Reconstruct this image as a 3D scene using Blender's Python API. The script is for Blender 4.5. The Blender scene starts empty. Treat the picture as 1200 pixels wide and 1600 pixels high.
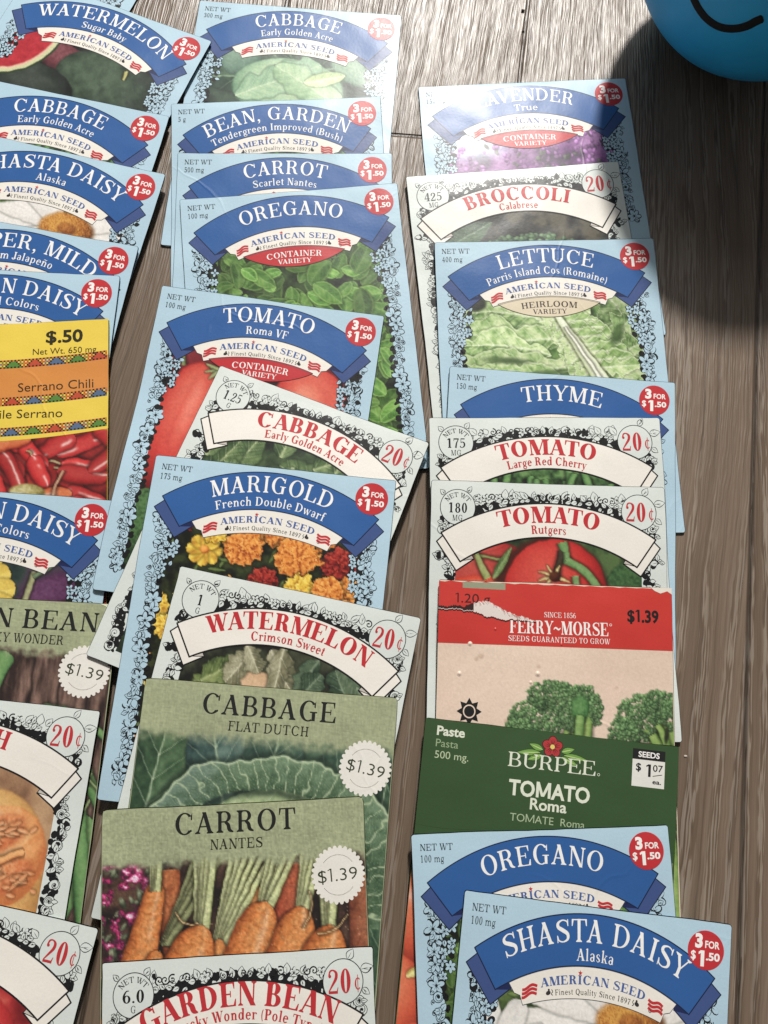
import bpy, math, random
import numpy as np
from mathutils import Vector
from mathutils.geometry import tessellate_polygon

scene = bpy.context.scene
R = math.radians

# ------------------------------------------------------------------ camera
cam_data = bpy.data.cameras.new('camera')
cam = bpy.data.objects.new('camera', cam_data)
scene.collection.objects.link(cam)
scene.camera = cam
CAM_H, CAM_TILT, CAM_ROLL = 0.24659, R(12.4929), R(-4.3894)
cam_data.sensor_fit = 'VERTICAL'
cam_data.sensor_height = 24.0
cam_data.lens = 1138.02 / 1600 * 24.0
cam_data.clip_start = 0.01
cam_data.clip_end = 50
_ct, _st, _cr, _sr = math.cos(CAM_TILT), math.sin(CAM_TILT), math.cos(CAM_ROLL), math.sin(CAM_ROLL)
_right = Vector((1, 0, 0)); _up = Vector((0, _ct, _st)); _fw = Vector((0, _st, -_ct))
_ix = _right * _cr - _up * _sr          # picture right
_iy = _right * _sr + _up * _cr          # picture up
from mathutils import Matrix
cam.matrix_world = Matrix(((_ix.x, _iy.x, -_fw.x, 0), (_ix.y, _iy.y, -_fw.y, 0), (_ix.z, _iy.z, -_fw.z, CAM_H), (0, 0, 0, 1)))

# ------------------------------------------------------------------ light
world = bpy.data.worlds.new('World')
scene.world = world
world.use_nodes = True
_wn = world.node_tree.nodes; _wl = world.node_tree.links
_bg = _wn['Background']
_bg.inputs['Strength'].default_value = 0.118
_bg.inputs['Color'].default_value = (1.0, 0.97, 0.93, 1)

def area_lamp(name, direction, dist, size, power, colour, target=(0.0, 0.08, 0.0), shape='DISK'):
    ld = bpy.data.lights.new(name, 'AREA')
    ld.shape = shape; ld.size = size; ld.energy = power; ld.color = colour
    o = bpy.data.objects.new(name, ld); scene.collection.objects.link(o)
    d = Vector(direction).normalized(); t = Vector(target)
    o.location = t + d * dist
    o.rotation_euler = (-d).to_track_quat('-Z', 'Y').to_euler()
    return o
# sunlight falling in through the window beyond the top of the picture, and the soft light of the window round it
area_lamp('window_sun', (0.060, 1.0, 0.87), 2.6, 0.19, 87.0, (1.0, 0.965, 0.91))
area_lamp('window_sky', (0.0, 1.0, 0.85), 2.4, 1.1, 11.0, (0.93, 0.97, 1.0), shape='SQUARE')

scene.view_settings.view_transform = 'Standard'
scene.view_settings.look = 'None'
scene.view_settings.exposure = 0.0
scene.view_settings.gamma = 1.0
scene.view_settings.use_curve_mapping = False

# ------------------------------------------------------------------ small helpers
def lin(c):
    c = c / 255.0
    return c / 12.92 if c <= 0.04045 else ((c + 0.055) / 1.055) ** 2.4
def S(r, g, b): return (lin(r), lin(g), lin(b))
def lin_np(a):
    a = np.clip(a, 0, 1)
    return np.where(a <= 0.04045, a / 12.92, ((a + 0.055) / 1.055) ** 2.4)
def tag(o, label=None, cat=None, group=None, kind=None):
    if label: o['label'] = label
    if cat: o['category'] = cat
    if group: o['group'] = group
    if kind: o['kind'] = kind
    return o

# ------------------------------------------------------------------ materials
def nd(nt, t, **kw):
    n = nt.nodes.new(t)
    for k, v in kw.items():
        if hasattr(n, k): setattr(n, k, v)
    return n
def setin(n, **kw):
    for k, v in kw.items(): n.inputs[k.replace('_', ' ')].default_value = v
def math_node(nt, op, a, b=None, clamp=False):
    n = nt.nodes.new('ShaderNodeMath'); n.operation = op; n.use_clamp = clamp
    for i, x in enumerate((a, b)):
        if x is None: continue
        if isinstance(x, (int, float)): n.inputs[i].default_value = x
        else: nt.links.new(x, n.inputs[i])
    return n.outputs[0]
def ramp(nt, fac, stops):
    n = nt.nodes.new('ShaderNodeValToRGB')
    el = n.color_ramp.elements
    while len(el) < len(stops): el.new(0.5)
    for e, (p, c) in zip(el, stops):
        e.position = p; e.color = (*c, 1) if len(c) == 3 else c
    nt.links.new(fac, n.inputs['Fac'])
    return n.outputs['Color']

def paper_material(name, rough, spec, crinkle=1.0, weave=0.0, coat=0.0):
    m = bpy.data.materials.new(name); m.use_nodes = True
    nt = m.node_tree; L = nt.links
    bs = nt.nodes['Principled BSDF']
    at = nd(nt, 'ShaderNodeAttribute'); at.attribute_name = 'ink'
    geo = nd(nt, 'ShaderNodeNewGeometry'); pos = geo.outputs['Position']
    # faint mottling of the print
    n1 = nd(nt, 'ShaderNodeTexNoise'); setin(n1, Scale=55.0, Detail=3.0); L.new(pos, n1.inputs['Vector'])
    n2 = nd(nt, 'ShaderNodeTexNoise'); setin(n2, Scale=1900.0, Detail=2.0); L.new(pos, n2.inputs['Vector'])
    f = math_node(nt, 'ADD', math_node(nt, 'MULTIPLY', n1.outputs['Fac'], 0.10), math_node(nt, 'MULTIPLY', n2.outputs['Fac'], 0.14))
    f = math_node(nt, 'ADD', f, 0.88)
    if weave:
        mp = nd(nt, 'ShaderNodeMapping'); mp.inputs['Scale'].default_value = (260, 2600, 1); L.new(pos, mp.inputs['Vector'])
        w1 = nd(nt, 'ShaderNodeTexNoise'); setin(w1, Scale=1.0, Detail=1.0); L.new(mp.outputs[0], w1.inputs['Vector'])
        mp2 = nd(nt, 'ShaderNodeMapping'); mp2.inputs['Scale'].default_value = (2600, 260, 1); L.new(pos, mp2.inputs['Vector'])
        w2 = nd(nt, 'ShaderNodeTexNoise'); setin(w2, Scale=1.0, Detail=1.0); L.new(mp2.outputs[0], w2.inputs['Vector'])
        w = math_node(nt, 'MULTIPLY', math_node(nt, 'SUBTRACT', math_node(nt, 'ADD', w1.outputs['Fac'], w2.outputs['Fac']), 1.0), weave)
        f = math_node(nt, 'ADD', f, w)
    mul = nd(nt, 'ShaderNodeVectorMath'); mul.operation = 'SCALE'
    L.new(at.outputs['Color'], mul.inputs[0]); L.new(f, mul.inputs['Scale'])
    L.new(mul.outputs[0], bs.inputs['Base Color'])
    r = math_node(nt, 'ADD', math_node(nt, 'MULTIPLY', n1.outputs['Fac'], 0.12), rough - 0.06)
    L.new(r, bs.inputs['Roughness'])
    bs.inputs['Specular IOR Level'].default_value = spec
    # soft waviness of the paper, fine tooth, and a few handling creases
    b1 = nd(nt, 'ShaderNodeTexNoise'); setin(b1, Scale=38.0, Detail=2.0, Roughness=0.45); L.new(pos, b1.inputs['Vector'])
    b2 = nd(nt, 'ShaderNodeTexNoise'); setin(b2, Scale=900.0, Detail=2.0); L.new(pos, b2.inputs['Vector'])
    vo = nd(nt, 'ShaderNodeTexVoronoi'); vo.feature = 'DISTANCE_TO_EDGE'; setin(vo, Scale=26.0)
    wv = nd(nt, 'ShaderNodeTexNoise'); setin(wv, Scale=30.0, Detail=2.0); L.new(pos, wv.inputs['Vector'])
    mx = nd(nt, 'ShaderNodeVectorMath'); mx.operation = 'MULTIPLY_ADD'
    L.new(wv.outputs['Color'], mx.inputs[0]); mx.inputs[1].default_value = (.03, .03, .03); L.new(pos, mx.inputs[2])
    L.new(mx.outputs[0], vo.inputs['Vector'])
    cr = ramp(nt, vo.outputs['Distance'], [(0.0, (1, 1, 1)), (0.022, (0, 0, 0))])
    gate = nd(nt, 'ShaderNodeTexNoise'); setin(gate, Scale=21.0, Detail=0.0); L.new(pos, gate.inputs['Vector'])
    cg = math_node(nt, 'MULTIPLY', cr, ramp(nt, gate.outputs['Fac'], [(0.57, (0, 0, 0)), (0.70, (1, 1, 1))]))
    bp1 = nd(nt, 'ShaderNodeBump'); setin(bp1, Strength=0.55 * crinkle, Distance=0.0016); L.new(b1.outputs['Fac'], bp1.inputs['Height'])
    bp2 = nd(nt, 'ShaderNodeBump'); setin(bp2, Strength=0.35, Distance=0.00006); L.new(b2.outputs['Fac'], bp2.inputs['Height']); L.new(bp1.outputs[0], bp2.inputs['Normal'])
    bp3 = nd(nt, 'ShaderNodeBump'); setin(bp3, Strength=0.30 * crinkle, Distance=0.0002); L.new(cg, bp3.inputs['Height']); L.new(bp2.outputs[0], bp3.inputs['Normal'])
    L.new(bp3.outputs[0], bs.inputs['Normal'])
    return m

M_BLUE = paper_material('coated_blue_paper', 0.36, 0.30)
M_WHITE = paper_material('coated_white_paper', 0.34, 0.31, 1.1)
M_GREEN = paper_material('matt_olive_paper', 0.50, 0.35, 0.9)
M_WEAVE = paper_material('woven_look_paper', 0.50, 0.35, 0.9, weave=0.55)
M_RED = paper_material('glossy_red_paper', 0.38, 0.42, 1.2)

# ------------------------------------------------------------------ floor of grey brown vinyl planks
def floor_material():
    m = bpy.data.materials.new('weathered_oak_vinyl'); m.use_nodes = True
    nt = m.node_tree; L = nt.links; bs = nt.nodes['Principled BSDF']
    geo = nd(nt, 'ShaderNodeNewGeometry')
    sep = nd(nt, 'ShaderNodeSeparateXYZ'); L.new(geo.outputs['Position'], sep.inputs[0])
    # turn so that the planks run along the picture's grain
    x0 = math_node(nt, 'SUBTRACT', sep.outputs['X'], math_node(nt, 'MULTIPLY', sep.outputs['Y'], 0.062))
    y0 = sep.outputs['Y']
    PW, PL = 0.098, 0.92
    xs = math_node(nt, 'DIVIDE', math_node(nt, 'SUBTRACT', x0, 0.0262), PW)
    row = math_node(nt, 'FLOOR', xs)
    xf = math_node(nt, 'FRACT', xs)
    sh = math_node(nt, 'FRACT', math_node(nt, 'MULTIPLY', math_node(nt, 'ADD', row, 1.0), 0.3719))
    ys = math_node(nt, 'ADD', math_node(nt, 'DIVIDE', math_node(nt, 'SUBTRACT', y0, 0.2058), PL), sh)
    col = math_node(nt, 'FLOOR', ys); yf = math_node(nt, 'FRACT', ys)
    # per plank random
    cmb = nd(nt, 'ShaderNodeCombineXYZ'); L.new(row, cmb.inputs[0]); L.new(col, cmb.inputs[1])
    wn = nd(nt, 'ShaderNodeTexWhiteNoise'); wn.noise_dimensions = '2D'; L.new(cmb.outputs[0], wn.inputs['Vector'])
    rnd = wn.outputs['Value']
    # warped grain coordinates
    v0 = nd(nt, 'ShaderNodeCombineXYZ'); L.new(x0, v0.inputs[0]); L.new(y0, v0.inputs[1]); L.new(math_node(nt, 'MULTIPLY', rnd, 3.0), v0.inputs[2])
    def noise(sx, sy, detail=2.0, rough=0.5, src=None, dist=0.0):
        mp = nd(nt, 'ShaderNodeMapping'); mp.inputs['Scale'].default_value = (sx, sy, 7.0)
        L.new(src or v0.outputs[0], mp.inputs['Vector'])
        n = nd(nt, 'ShaderNodeTexNoise'); setin(n, Scale=1.0, Detail=detail, Roughness=rough, Distortion=dist)
        L.new(mp.outputs[0], n.inputs['Vector']); return n.outputs['Fac']
    warp = noise(7, 2.2, 2.0)
    fw_ = noise(160, 60, 2.0)
    xw = math_node(nt, 'ADD', x0, math_node(nt, 'MULTIPLY', math_node(nt, 'SUBTRACT', warp, 0.5), 0.046))
    xw = math_node(nt, 'ADD', xw, math_node(nt, 'MULTIPLY', math_node(nt, 'SUBTRACT', fw_, 0.5), 0.0016))
    v1 = nd(nt, 'ShaderNodeCombineXYZ'); L.new(xw, v1.inputs[0]); L.new(y0, v1.inputs[1]); L.new(math_node(nt, 'MULTIPLY', rnd, 3.0), v1.inputs[2])
    W1 = v1.outputs[0]
    rings = noise(24, 0.8, 1.0, 0.4, W1)           # growth rings: contours of a long slow noise
    ph = math_node(nt, 'FRACT', math_node(nt, 'MULTIPLY', rings, 13.0))
    streak = noise(1600, 40, 0.0, 0.4, W1)         # limed pores
    wob = noise(1500, 160, 0.0, 0.4, W1)
    fine = noise(2600, 40, 2.0, 0.6, W1)           # fibres
    mid = noise(420, 9, 2.0, 0.6, W1)
    tone = noise(30, 1.6, 2.0, 0.5, W1)
    patch = noise(40, 3.0, 1.0, 0.5, W1)
    pore = ramp(nt, noise(760, 5.0, 0.0, 0.5, W1), [(0.27, (1, 1, 1)), (0.33, (0, 0, 0))])
    st2 = math_node(nt, 'ADD', math_node(nt, 'MULTIPLY', streak, 0.72), math_node(nt, 'MULTIPLY', wob, 0.28))
    base = ramp(nt, tone, [(0.30, S(106, 90, 76)), (0.50, S(120, 103, 88)), (0.70, S(131, 114, 99))])
    gate = math_node(nt, 'MULTIPLY', ramp(nt, ph, [(0.02, (0, 0, 0)), (0.07, (1, 1, 1)), (0.42, (1, 1, 1)), (0.56, (0, 0, 0))]), ramp(nt, patch, [(0.34, (0, 0, 0)), (0.44, (1, 1, 1))]))
    lime = math_node(nt, 'MULTIPLY', gate, ramp(nt, st2, [(0.495, (0, 0, 0)), (0.525, (1, 1, 1))]))
    dk = math_node(nt, 'MULTIPLY', ramp(nt, ph, [(0.0, (1, 1, 1)), (0.03, (.7, .7, .7)), (0.07, (0, 0, 0)), (0.92, (0, 0, 0)), (1.0, (.8, .8, .8))]), ramp(nt, mid, [(0.30, (1, 1, 1)), (0.62, (.1, .1, .1))]))
    dk = math_node(nt, 'MAXIMUM', dk, math_node(nt, 'MULTIPLY', pore, 0.6))
    mix1 = nd(nt, 'ShaderNodeMix'); mix1.data_type = 'RGBA'
    L.new(math_node(nt, 'MULTIPLY', dk, 0.46), mix1.inputs['Factor']); L.new(base, mix1.inputs['A']); mix1.inputs['B'].default_value = (*S(50, 39, 32), 1)
    mix2 = nd(nt, 'ShaderNodeMix'); mix2.data_type = 'RGBA'
    L.new(math_node(nt, 'MULTIPLY', lime, 0.42), mix2.inputs['Factor']); L.new(mix1.outputs['Result'], mix2.inputs['A']); mix2.inputs['B'].default_value = (*S(164, 153, 141), 1)
    fur = math_node(nt, 'MULTIPLY', gate, ramp(nt, st2, [(0.44, (1, 1, 1)), (0.485, (0, 0, 0))]))
    mix3 = nd(nt, 'ShaderNodeMix'); mix3.data_type = 'RGBA'
    L.new(math_node(nt, 'MULTIPLY', fur, 0.34), mix3.inputs['Factor']); L.new(mix2.outputs['Result'], mix3.inputs['A']); mix3.inputs['B'].default_value = (*S(62, 50, 42), 1)
    f = math_node(nt, 'ADD', math_node(nt, 'MULTIPLY', fine, 0.6), 0.70)
    f = math_node(nt, 'MULTIPLY', f, math_node(nt, 'ADD', math_node(nt, 'MULTIPLY', mid, 0.5), 0.75))
    f = math_node(nt, 'MULTIPLY', f, math_node(nt, 'ADD', math_node(nt, 'MULTIPLY', rnd, 0.16), 0.84))
    # seams
    ex_ = math_node(nt, 'MULTIPLY', math_node(nt, 'MINIMUM', xf, math_node(nt, 'SUBTRACT', 1.0, xf)), PW)
    ey_ = math_node(nt, 'MULTIPLY', math_node(nt, 'MINIMUM', yf, math_node(nt, 'SUBTRACT', 1.0, yf)), PL)
    seam = ramp(nt, math_node(nt, 'MULTIPLY', math_node(nt, 'MINIMUM', ex_, ey_), 500.0), [(0.18, (0, 0, 0)), (0.50, (1, 1, 1))])
    f = math_node(nt, 'MULTIPLY', f, math_node(nt, 'ADD', math_node(nt, 'MULTIPLY', seam, 0.62), 0.38))
    sc = nd(nt, 'ShaderNodeVectorMath'); sc.operation = 'SCALE'
    L.new(mix3.outputs['Result'], sc.inputs[0]); L.new(f, sc.inputs['Scale'])
    L.new(sc.outputs[0], bs.inputs['Base Color'])
    bs.inputs['Specular IOR Level'].default_value = 0.52
    L.new(math_node(nt, 'ADD', math_node(nt, 'MULTIPLY', fine, 0.14), 0.30), bs.inputs['Roughness'])
    hgt = math_node(nt, 'ADD', math_node(nt, 'MULTIPLY', st2, 0.8), math_node(nt, 'MULTIPLY', fine, 0.35))
    hgt = math_node(nt, 'SUBTRACT', hgt, math_node(nt, 'MULTIPLY', dk, 0.3))
    hgt = math_node(nt, 'ADD', hgt, math_node(nt, 'MULTIPLY', seam, 1.2))
    bp = nd(nt, 'ShaderNodeBump'); setin(bp, Strength=0.75, Distance=0.0006); L.new(hgt, bp.inputs['Height'])
    L.new(bp.outputs[0], bs.inputs['Normal'])
    return m
fm = bpy.data.meshes.new('floor')
fm.from_pydata([(-1.6, -1.4, 0), (1.6, -1.4, 0), (1.6, 1.8, 0), (-1.6, 1.8, 0)], [], [(0, 1, 2, 3)])
floor = bpy.data.objects.new('floor', fm); scene.collection.objects.link(floor)
fm.materials.append(floor_material())
tag(floor, 'weathered grey brown wood plank floor under the packets', 'floor', kind='structure')
# ------------------------------------------------------------------ a serif alphabet drawn as strokes (cap height 1)
def _rect(x0, y0, x1, y1): return [(x0, y0), (x1, y0), (x1, y1), (x0, y1)]
def _ring(cx, cy, rx, ry, a0, a1, wx, wy, n=None):
    n = n or max(6, int(abs(a1 - a0) / 15)); out = []
    A = [R(a0 + (a1 - a0) * i / n) for i in range(n + 1)]
    for a, b in zip(A, A[1:]):
        ca, sa, cb, sb = math.cos(a), math.sin(a), math.cos(b), math.sin(b)
        out.append([(cx + (rx - wx) * ca, cy + (ry - wy) * sa), (cx + rx * ca, cy + ry * sa), (cx + rx * cb, cy + ry * sb), (cx + (rx - wx) * cb, cy + (ry - wy) * sb)])
    return out
def _diag(x0, y0, x1, y1, w): return [(x0, y0), (x0 + w, y0), (x1 + w, y1), (x1, y1)]
def _curve(pts, n=6):
    P = [pts[0]] + list(pts) + [pts[-1]]; out = []
    for i in range(1, len(P) - 2):
        for k in range(n):
            t = k / n
            out.append(tuple(0.5 * (2 * b + (c - a) * t + (2 * a - 5 * b + 4 * c - d) * t * t + (-a + 3 * b - 3 * c + d) * t ** 3) for a, b, c, d in zip(P[i - 1], P[i], P[i + 1], P[i + 2])))
    out.append(tuple(pts[-1])); return out
def _stroke(pts, n=6):
    """pts: (x, y, width) through which a pen of changing width runs"""
    c = _curve(pts, n); out = []; lr = []
    for i, p in enumerate(c):
        a = c[max(i - 1, 0)]; b = c[min(i + 1, len(c) - 1)]
        dx, dy = b[0] - a[0], b[1] - a[1]; l = math.hypot(dx, dy) or 1
        nx, ny = -dy / l * p[2] / 2, dx / l * p[2] / 2
        lr.append(((p[0] + nx, p[1] + ny), (p[0] - nx, p[1] - ny)))
    for (a, b), (c2, d) in zip(lr, lr[1:]): out.append([b, d, c2, a])
    return out
def _dot(x, y, r, n=10): return [(x + r * math.cos(2 * math.pi * i / n), y + r * math.sin(2 * math.pi * i / n)) for i in range(n)]
_gc = {}
def glyph(ch, w=.15, h=.055):
    key = (ch, w, h)
    if key in _gc: return _gc[key]
    s = .05; o = .075
    P = []
    def foot(x0, x1, y=0):                      # serif under or over a stem
        if y <= 0.01:
            P.append(_rect(x0 - o, y, x1 + o, y + s)); P.append([(x0 - o * .7, y + s), (x1 + o * .7, y + s), (x1, y + s + .06), (x0, y + s + .06)])
        else:
            P.append(_rect(x0 - o, y - s, x1 + o, y)); P.append([(x0, y - s - .06), (x1, y - s - .06), (x1 + o * .7, y - s), (x0 - o * .7, y - s)])
    def stem(x, y0=0., y1=1., wd=None, b=True, t=True):
        wd = wd or w
        P.append(_rect(x, y0, x + wd, y1))
        if b: foot(x, x + wd, y0)
        if t: foot(x, x + wd, y1)
    def lstem(x, y0, y1, b=True):               # lower case stem with a flag at its top left
        P.append(_rect(x, y0, x + w * .85, y1)); P.append([(x - .08, y1 - .1), (x, y1 - .1), (x, y1), (x - .01, y1 - .01)])
        if b: P.append(_rect(x - .06, y0, x + w * .85 + .06, y0 + s))
    u = w * .85; X = .66; a = .7
    if ch == ' ': a = .30
    elif ch == 'A': P += [_diag(.06, 0, .34, 1, .07), _diag(.54, 0, .28, 1, w + .02), _rect(.18, .30, .56, .30 + h)]; foot(.06, .13); foot(.55, .54 + w); a = .80
    elif ch == 'B': stem(.10); P += _ring(.38, .745, .25, .255, -90, 90, w, h) + _ring(.40, .265, .30, .265, -90, 90, w, h); P += [_rect(.10, 1 - h, .39, 1), _rect(.1, .49, .40, .49 + h), _rect(.1, 0, .41, h)]; a = .76
    elif ch == 'C': P += _ring(.44, .5, .39, .52, 42, 318, w + .02, h); P += [[(.70, .68), (.76, .66), (.76, 1), (.70, .86)], _dot(.70, .16, .045)]; a = .84
    elif ch == 'D': stem(.10); P += _ring(.34, .5, .45, .5, -90, 90, w + .01, h); P += [_rect(.1, 1 - h, .36, 1), _rect(.1, 0, .36, h)]; a = .86
    elif ch in 'EF':
        stem(.10); P += [_rect(.1, 1 - h, .62, 1), [(.56, 1), (.62, .72), (.65, .72), (.65, 1)], _rect(.2, .48, .48, .48 + h), _rect(.46, .38, .50, .64)]; a = .68
        if ch == 'E': P += [_rect(.1, 0, .66, h), [(.58, 0), (.70, 0), (.71, .30), (.67, .30)]]; a = .75
    elif ch == 'G': P += _ring(.44, .5, .39, .52, 42, 300, w + .02, h); P += [[(.68, .70), (.74, .66), (.74, 1), (.68, .86)], _rect(.60, .02, .60 + w, .42), _rect(.50, .42, .60 + w + .08, .42 + s)]; a = .88
    elif ch == 'H': stem(.10); stem(.56); P.append(_rect(.2, .48, .6, .48 + h)); a = .84
    elif ch == 'I': stem(.12); a = .24 + w
    elif ch == 'J': stem(.22, .2); P += _ring(.16, .2, .21, .24, 180, 360, w * .9, h); a = .46
    elif ch == 'K': stem(.10); P += [_diag(.22, .42, .60, 1, .07), _diag(.58, 0, .33, .58, w)]; foot(.60, .66, 1); foot(.59, .58 + w); a = .84
    elif ch == 'L': stem(.10); P += [_rect(.1, 0, .62, h), [(.54, 0), (.66, 0), (.67, .34), (.63, .34)]]; a = .70
    elif ch == 'M': stem(.10, wd=.06); stem(.74); P += [_diag(.36, 0, .10, 1, w + .02), _diag(.42, 0, .72, 1, .06)]; a = 1.0
    elif ch == 'N': stem(.10, wd=.06); stem(.64, wd=.06, b=False); P += [_diag(.56, 0, .08, 1, w + .02)]; a = .80
    elif ch in 'OQ':
        P += _ring(.44, .5, .39, .52, 0, 360, w + .02, h); a = .88
        if ch == 'Q': P += _stroke([(.40, .12, .05), (.54, .06, .1), (.66, -.14, .1), (.82, -.16, .03)])
    elif ch == 'P': stem(.10); P += _ring(.38, .725, .27, .275, -90, 90, w, h); P += [_rect(.1, 1 - h, .39, 1), _rect(.1, .45, .39, .45 + h)]; a = .68
    elif ch == 'R': stem(.10); P += _ring(.38, .74, .26, .26, -90, 90, w, h); P += [_rect(.1, 1 - h, .39, 1), _rect(.1, .48, .39, .48 + h)] + _stroke([(.40, .50, .10), (.52, .36, w), (.58, .12, w), (.74, .02, .05)]); a = .80
    elif ch == 'S': P += _stroke([(.60, .74, .05), (.56, .90, .06), (.36, .97, h + .01), (.16, .86, .11), (.16, .68, .15), (.36, .53, w + .04), (.57, .36, .15), (.57, .14, .11), (.36, .03, h + .01), (.15, .10, .06), (.10, .28, .05)]); P += [_rect(.58, .70, .62, 1), _rect(.07, 0, .11, .32)]; a = .70
    elif ch == 'T': stem(.29, t=False); P += [_rect(.04, 1 - h, .70, 1), [(.02, .70), (.06, .70), (.12, 1), (.03, 1)], [(.68, .70), (.72, .70), (.71, 1), (.62, 1)]]; a = .74
    elif ch == 'U': stem(.10, .3, b=False); stem(.66, .3, wd=.06, b=False); P += _ring(.41, .31, .31, .33, 180, 360, w * .9, h + .02); a = .84
    elif ch == 'V': P += [_diag(.30, 0, .06, 1, w + .02), _diag(.36, 0, .62, 1, .06)]; foot(.08, .2, 1); foot(.62, .68, 1); a = .76
    elif ch == 'W': P += [_diag(.24, 0, .05, 1, w), _diag(.30, 0, .50, 1, .06), _diag(.64, 0, .44, 1, w), _diag(.70, 0, .93, 1, .06)]; foot(.07, .18, 1); foot(.46, .56, 1); foot(.93, .99, 1); a = 1.06
    elif ch == 'X': P += [_diag(.56, 0, .08, 1, w), _diag(.10, 0, .58, 1, .07)]; foot(.1, .16); foot(.57, .7); foot(.1, .2, 1); foot(.58, .64, 1); a = .80
    elif ch == 'Y': P += [_diag(.29, .44, .05, 1, w), _diag(.38, .44, .62, 1, .06), _rect(.29, 0, .29 + w, .47)]; foot(.29, .29 + w); foot(.06, .18, 1); foot(.62, .68, 1); a = .74
    elif ch == 'Z': P += [_rect(.08, 1 - h, .66, 1), _rect(.08, 0, .66, h), _diag(.08, 0, .48, 1, w)]; a = .72
    elif ch == 'a': P += _stroke([(.10, .50, .09), (.20, .63, .06), (.36, .60, .09), (.41, .46, u)]) + [_rect(.41 - u / 2, .06, .41 + u / 2, .48)] + _ring(.26, .18, .20, .20, 20, 340, u * .9, h) + _stroke([(.41, .10, .09), (.50, .02, .04)]); a = .54
    elif ch == 'b': lstem(.08, 0, 1.04, False); P += _ring(.33, .33, .25, .35, 0, 360, u, h); a = .64
    elif ch == 'c': P += _ring(.32, .33, .26, .35, 50, 320, u, h) + [_dot(.46, .52, .065)]; a = .56
    elif ch == 'd': P += _ring(.30, .33, .25, .35, 0, 360, u, h) + [_rect(.42, 0, .42 + u, 1.04), [(.34, .94), (.42, .94), (.42, 1.04), (.36, 1.03)], _rect(.42, 0, .62, s)]; a = .66
    elif ch == 'e': P += _ring(.32, .33, .26, .35, 0, 318, u, h) + [_rect(.10, .34, .56, .34 + h)]; a = .60
    elif ch == 'f': P += [_rect(.14, 0, .14 + u, .82), _rect(.06, 0, .36, s), _rect(.04, .60, .36, .66)] + _stroke([(.14 + u / 2, .80, u), (.24, .98, .08), (.38, .98, .06)]) + [_dot(.38, .94, .06)]; a = .40
    elif ch == 'g': P += _ring(.30, .38, .22, .28, 0, 360, u * .9, h) + _ring(.30, -.10, .24, .20, 0, 360, u * .7, h) + _stroke([(.48, .58, .05), (.56, .66, .07), (.60, .62, .05)]) + _stroke([(.16, .14, .06), (.12, .04, .07), (.24, .03, .09), (.44, .02, .08)]); a = .58
    elif ch == 'h': lstem(.10, 0, 1.04); P += _ring(.36, .40, .22, .27, 0, 165, u, h + .02) + [_rect(.58 - u, 0, .58, .42), _rect(.58 - u - .06, 0, .64, s)]; a = .68
    elif ch in 'i': lstem(.10, 0, X); P.append(_dot(.10 + u / 2, .88, .085)); a = .34
    elif ch == 'l': lstem(.10, 0, 1.04); a = .34
    elif ch == 'k': lstem(.10, 0, 1.04); P += [_diag(.22, .26, .46, .62, .06), _diag(.44, 0, .28, .40, u), _rect(.40, 0, .64, s), _rect(.38, .61, .58, .66)]; a = .64
    elif ch in 'mn':
        lstem(.10, 0, X); P += _ring(.36, .40, .22, .27, 0, 165, u, h + .02) + [_rect(.58 - u, 0, .58, .42), _rect(.58 - u - .06, 0, .64, s)]; a = .68
        if ch == 'm': P += _ring(.72, .40, .22, .27, 0, 165, u, h + .02) + [_rect(.94 - u, 0, .94, .42), _rect(.94 - u - .06, 0, 1.0, s)]; a = 1.04
    elif ch == 'ñ': P += [list(q) for q in glyph('n', w, h)[0]] + _stroke([(.16, .80, .05), (.26, .90, .07), (.40, .82, .07), (.50, .92, .05)]); a = .68
    elif ch == 'o': P += _ring(.32, .33, .26, .35, 0, 360, u, h); a = .64
    elif ch == 'p': lstem(.10, -.30, X); P += _ring(.35, .33, .25, .35, 0, 360, u, h); a = .66
    elif ch == 'r': lstem(.10, 0, X); P += _stroke([(.20, .40, .05), (.28, .58, .06), (.42, .62, .07)]) + [_dot(.44, .56, .075)]; a = .50
    elif ch == 's': P += _stroke([(.38, .48, .04), (.34, .60, .05), (.22, .63, .06), (.12, .54, .09), (.14, .42, .12), (.30, .28, .12), (.38, .16, .11), (.32, .05, .07), (.18, .03, .05), (.09, .18, .04)]); a = .48
    elif ch == 't': P += [_rect(.12, .12, .12 + u, .86), _rect(.03, .60, .36, .66)] + _stroke([(.12 + u / 2, .14, u), (.24, .03, .07), (.38, .10, .04)]); a = .42
    elif ch == 'u': lstem(.08, .2, X, False); P += _ring(.32, .22, .24, .24, 180, 345, u, h) + [_rect(.46, 0, .46 + u, X), _rect(.40, .60, .47, .66), _rect(.46, 0, .66, s)]; a = .68
    elif ch in 'vy':
        P += [_diag(.22, 0, .04, X, u), _diag(.26, 0, .46, X, .05), _rect(-.01, .61, .24, .66), _rect(.38, .61, .58, .66)]; a = .58
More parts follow.
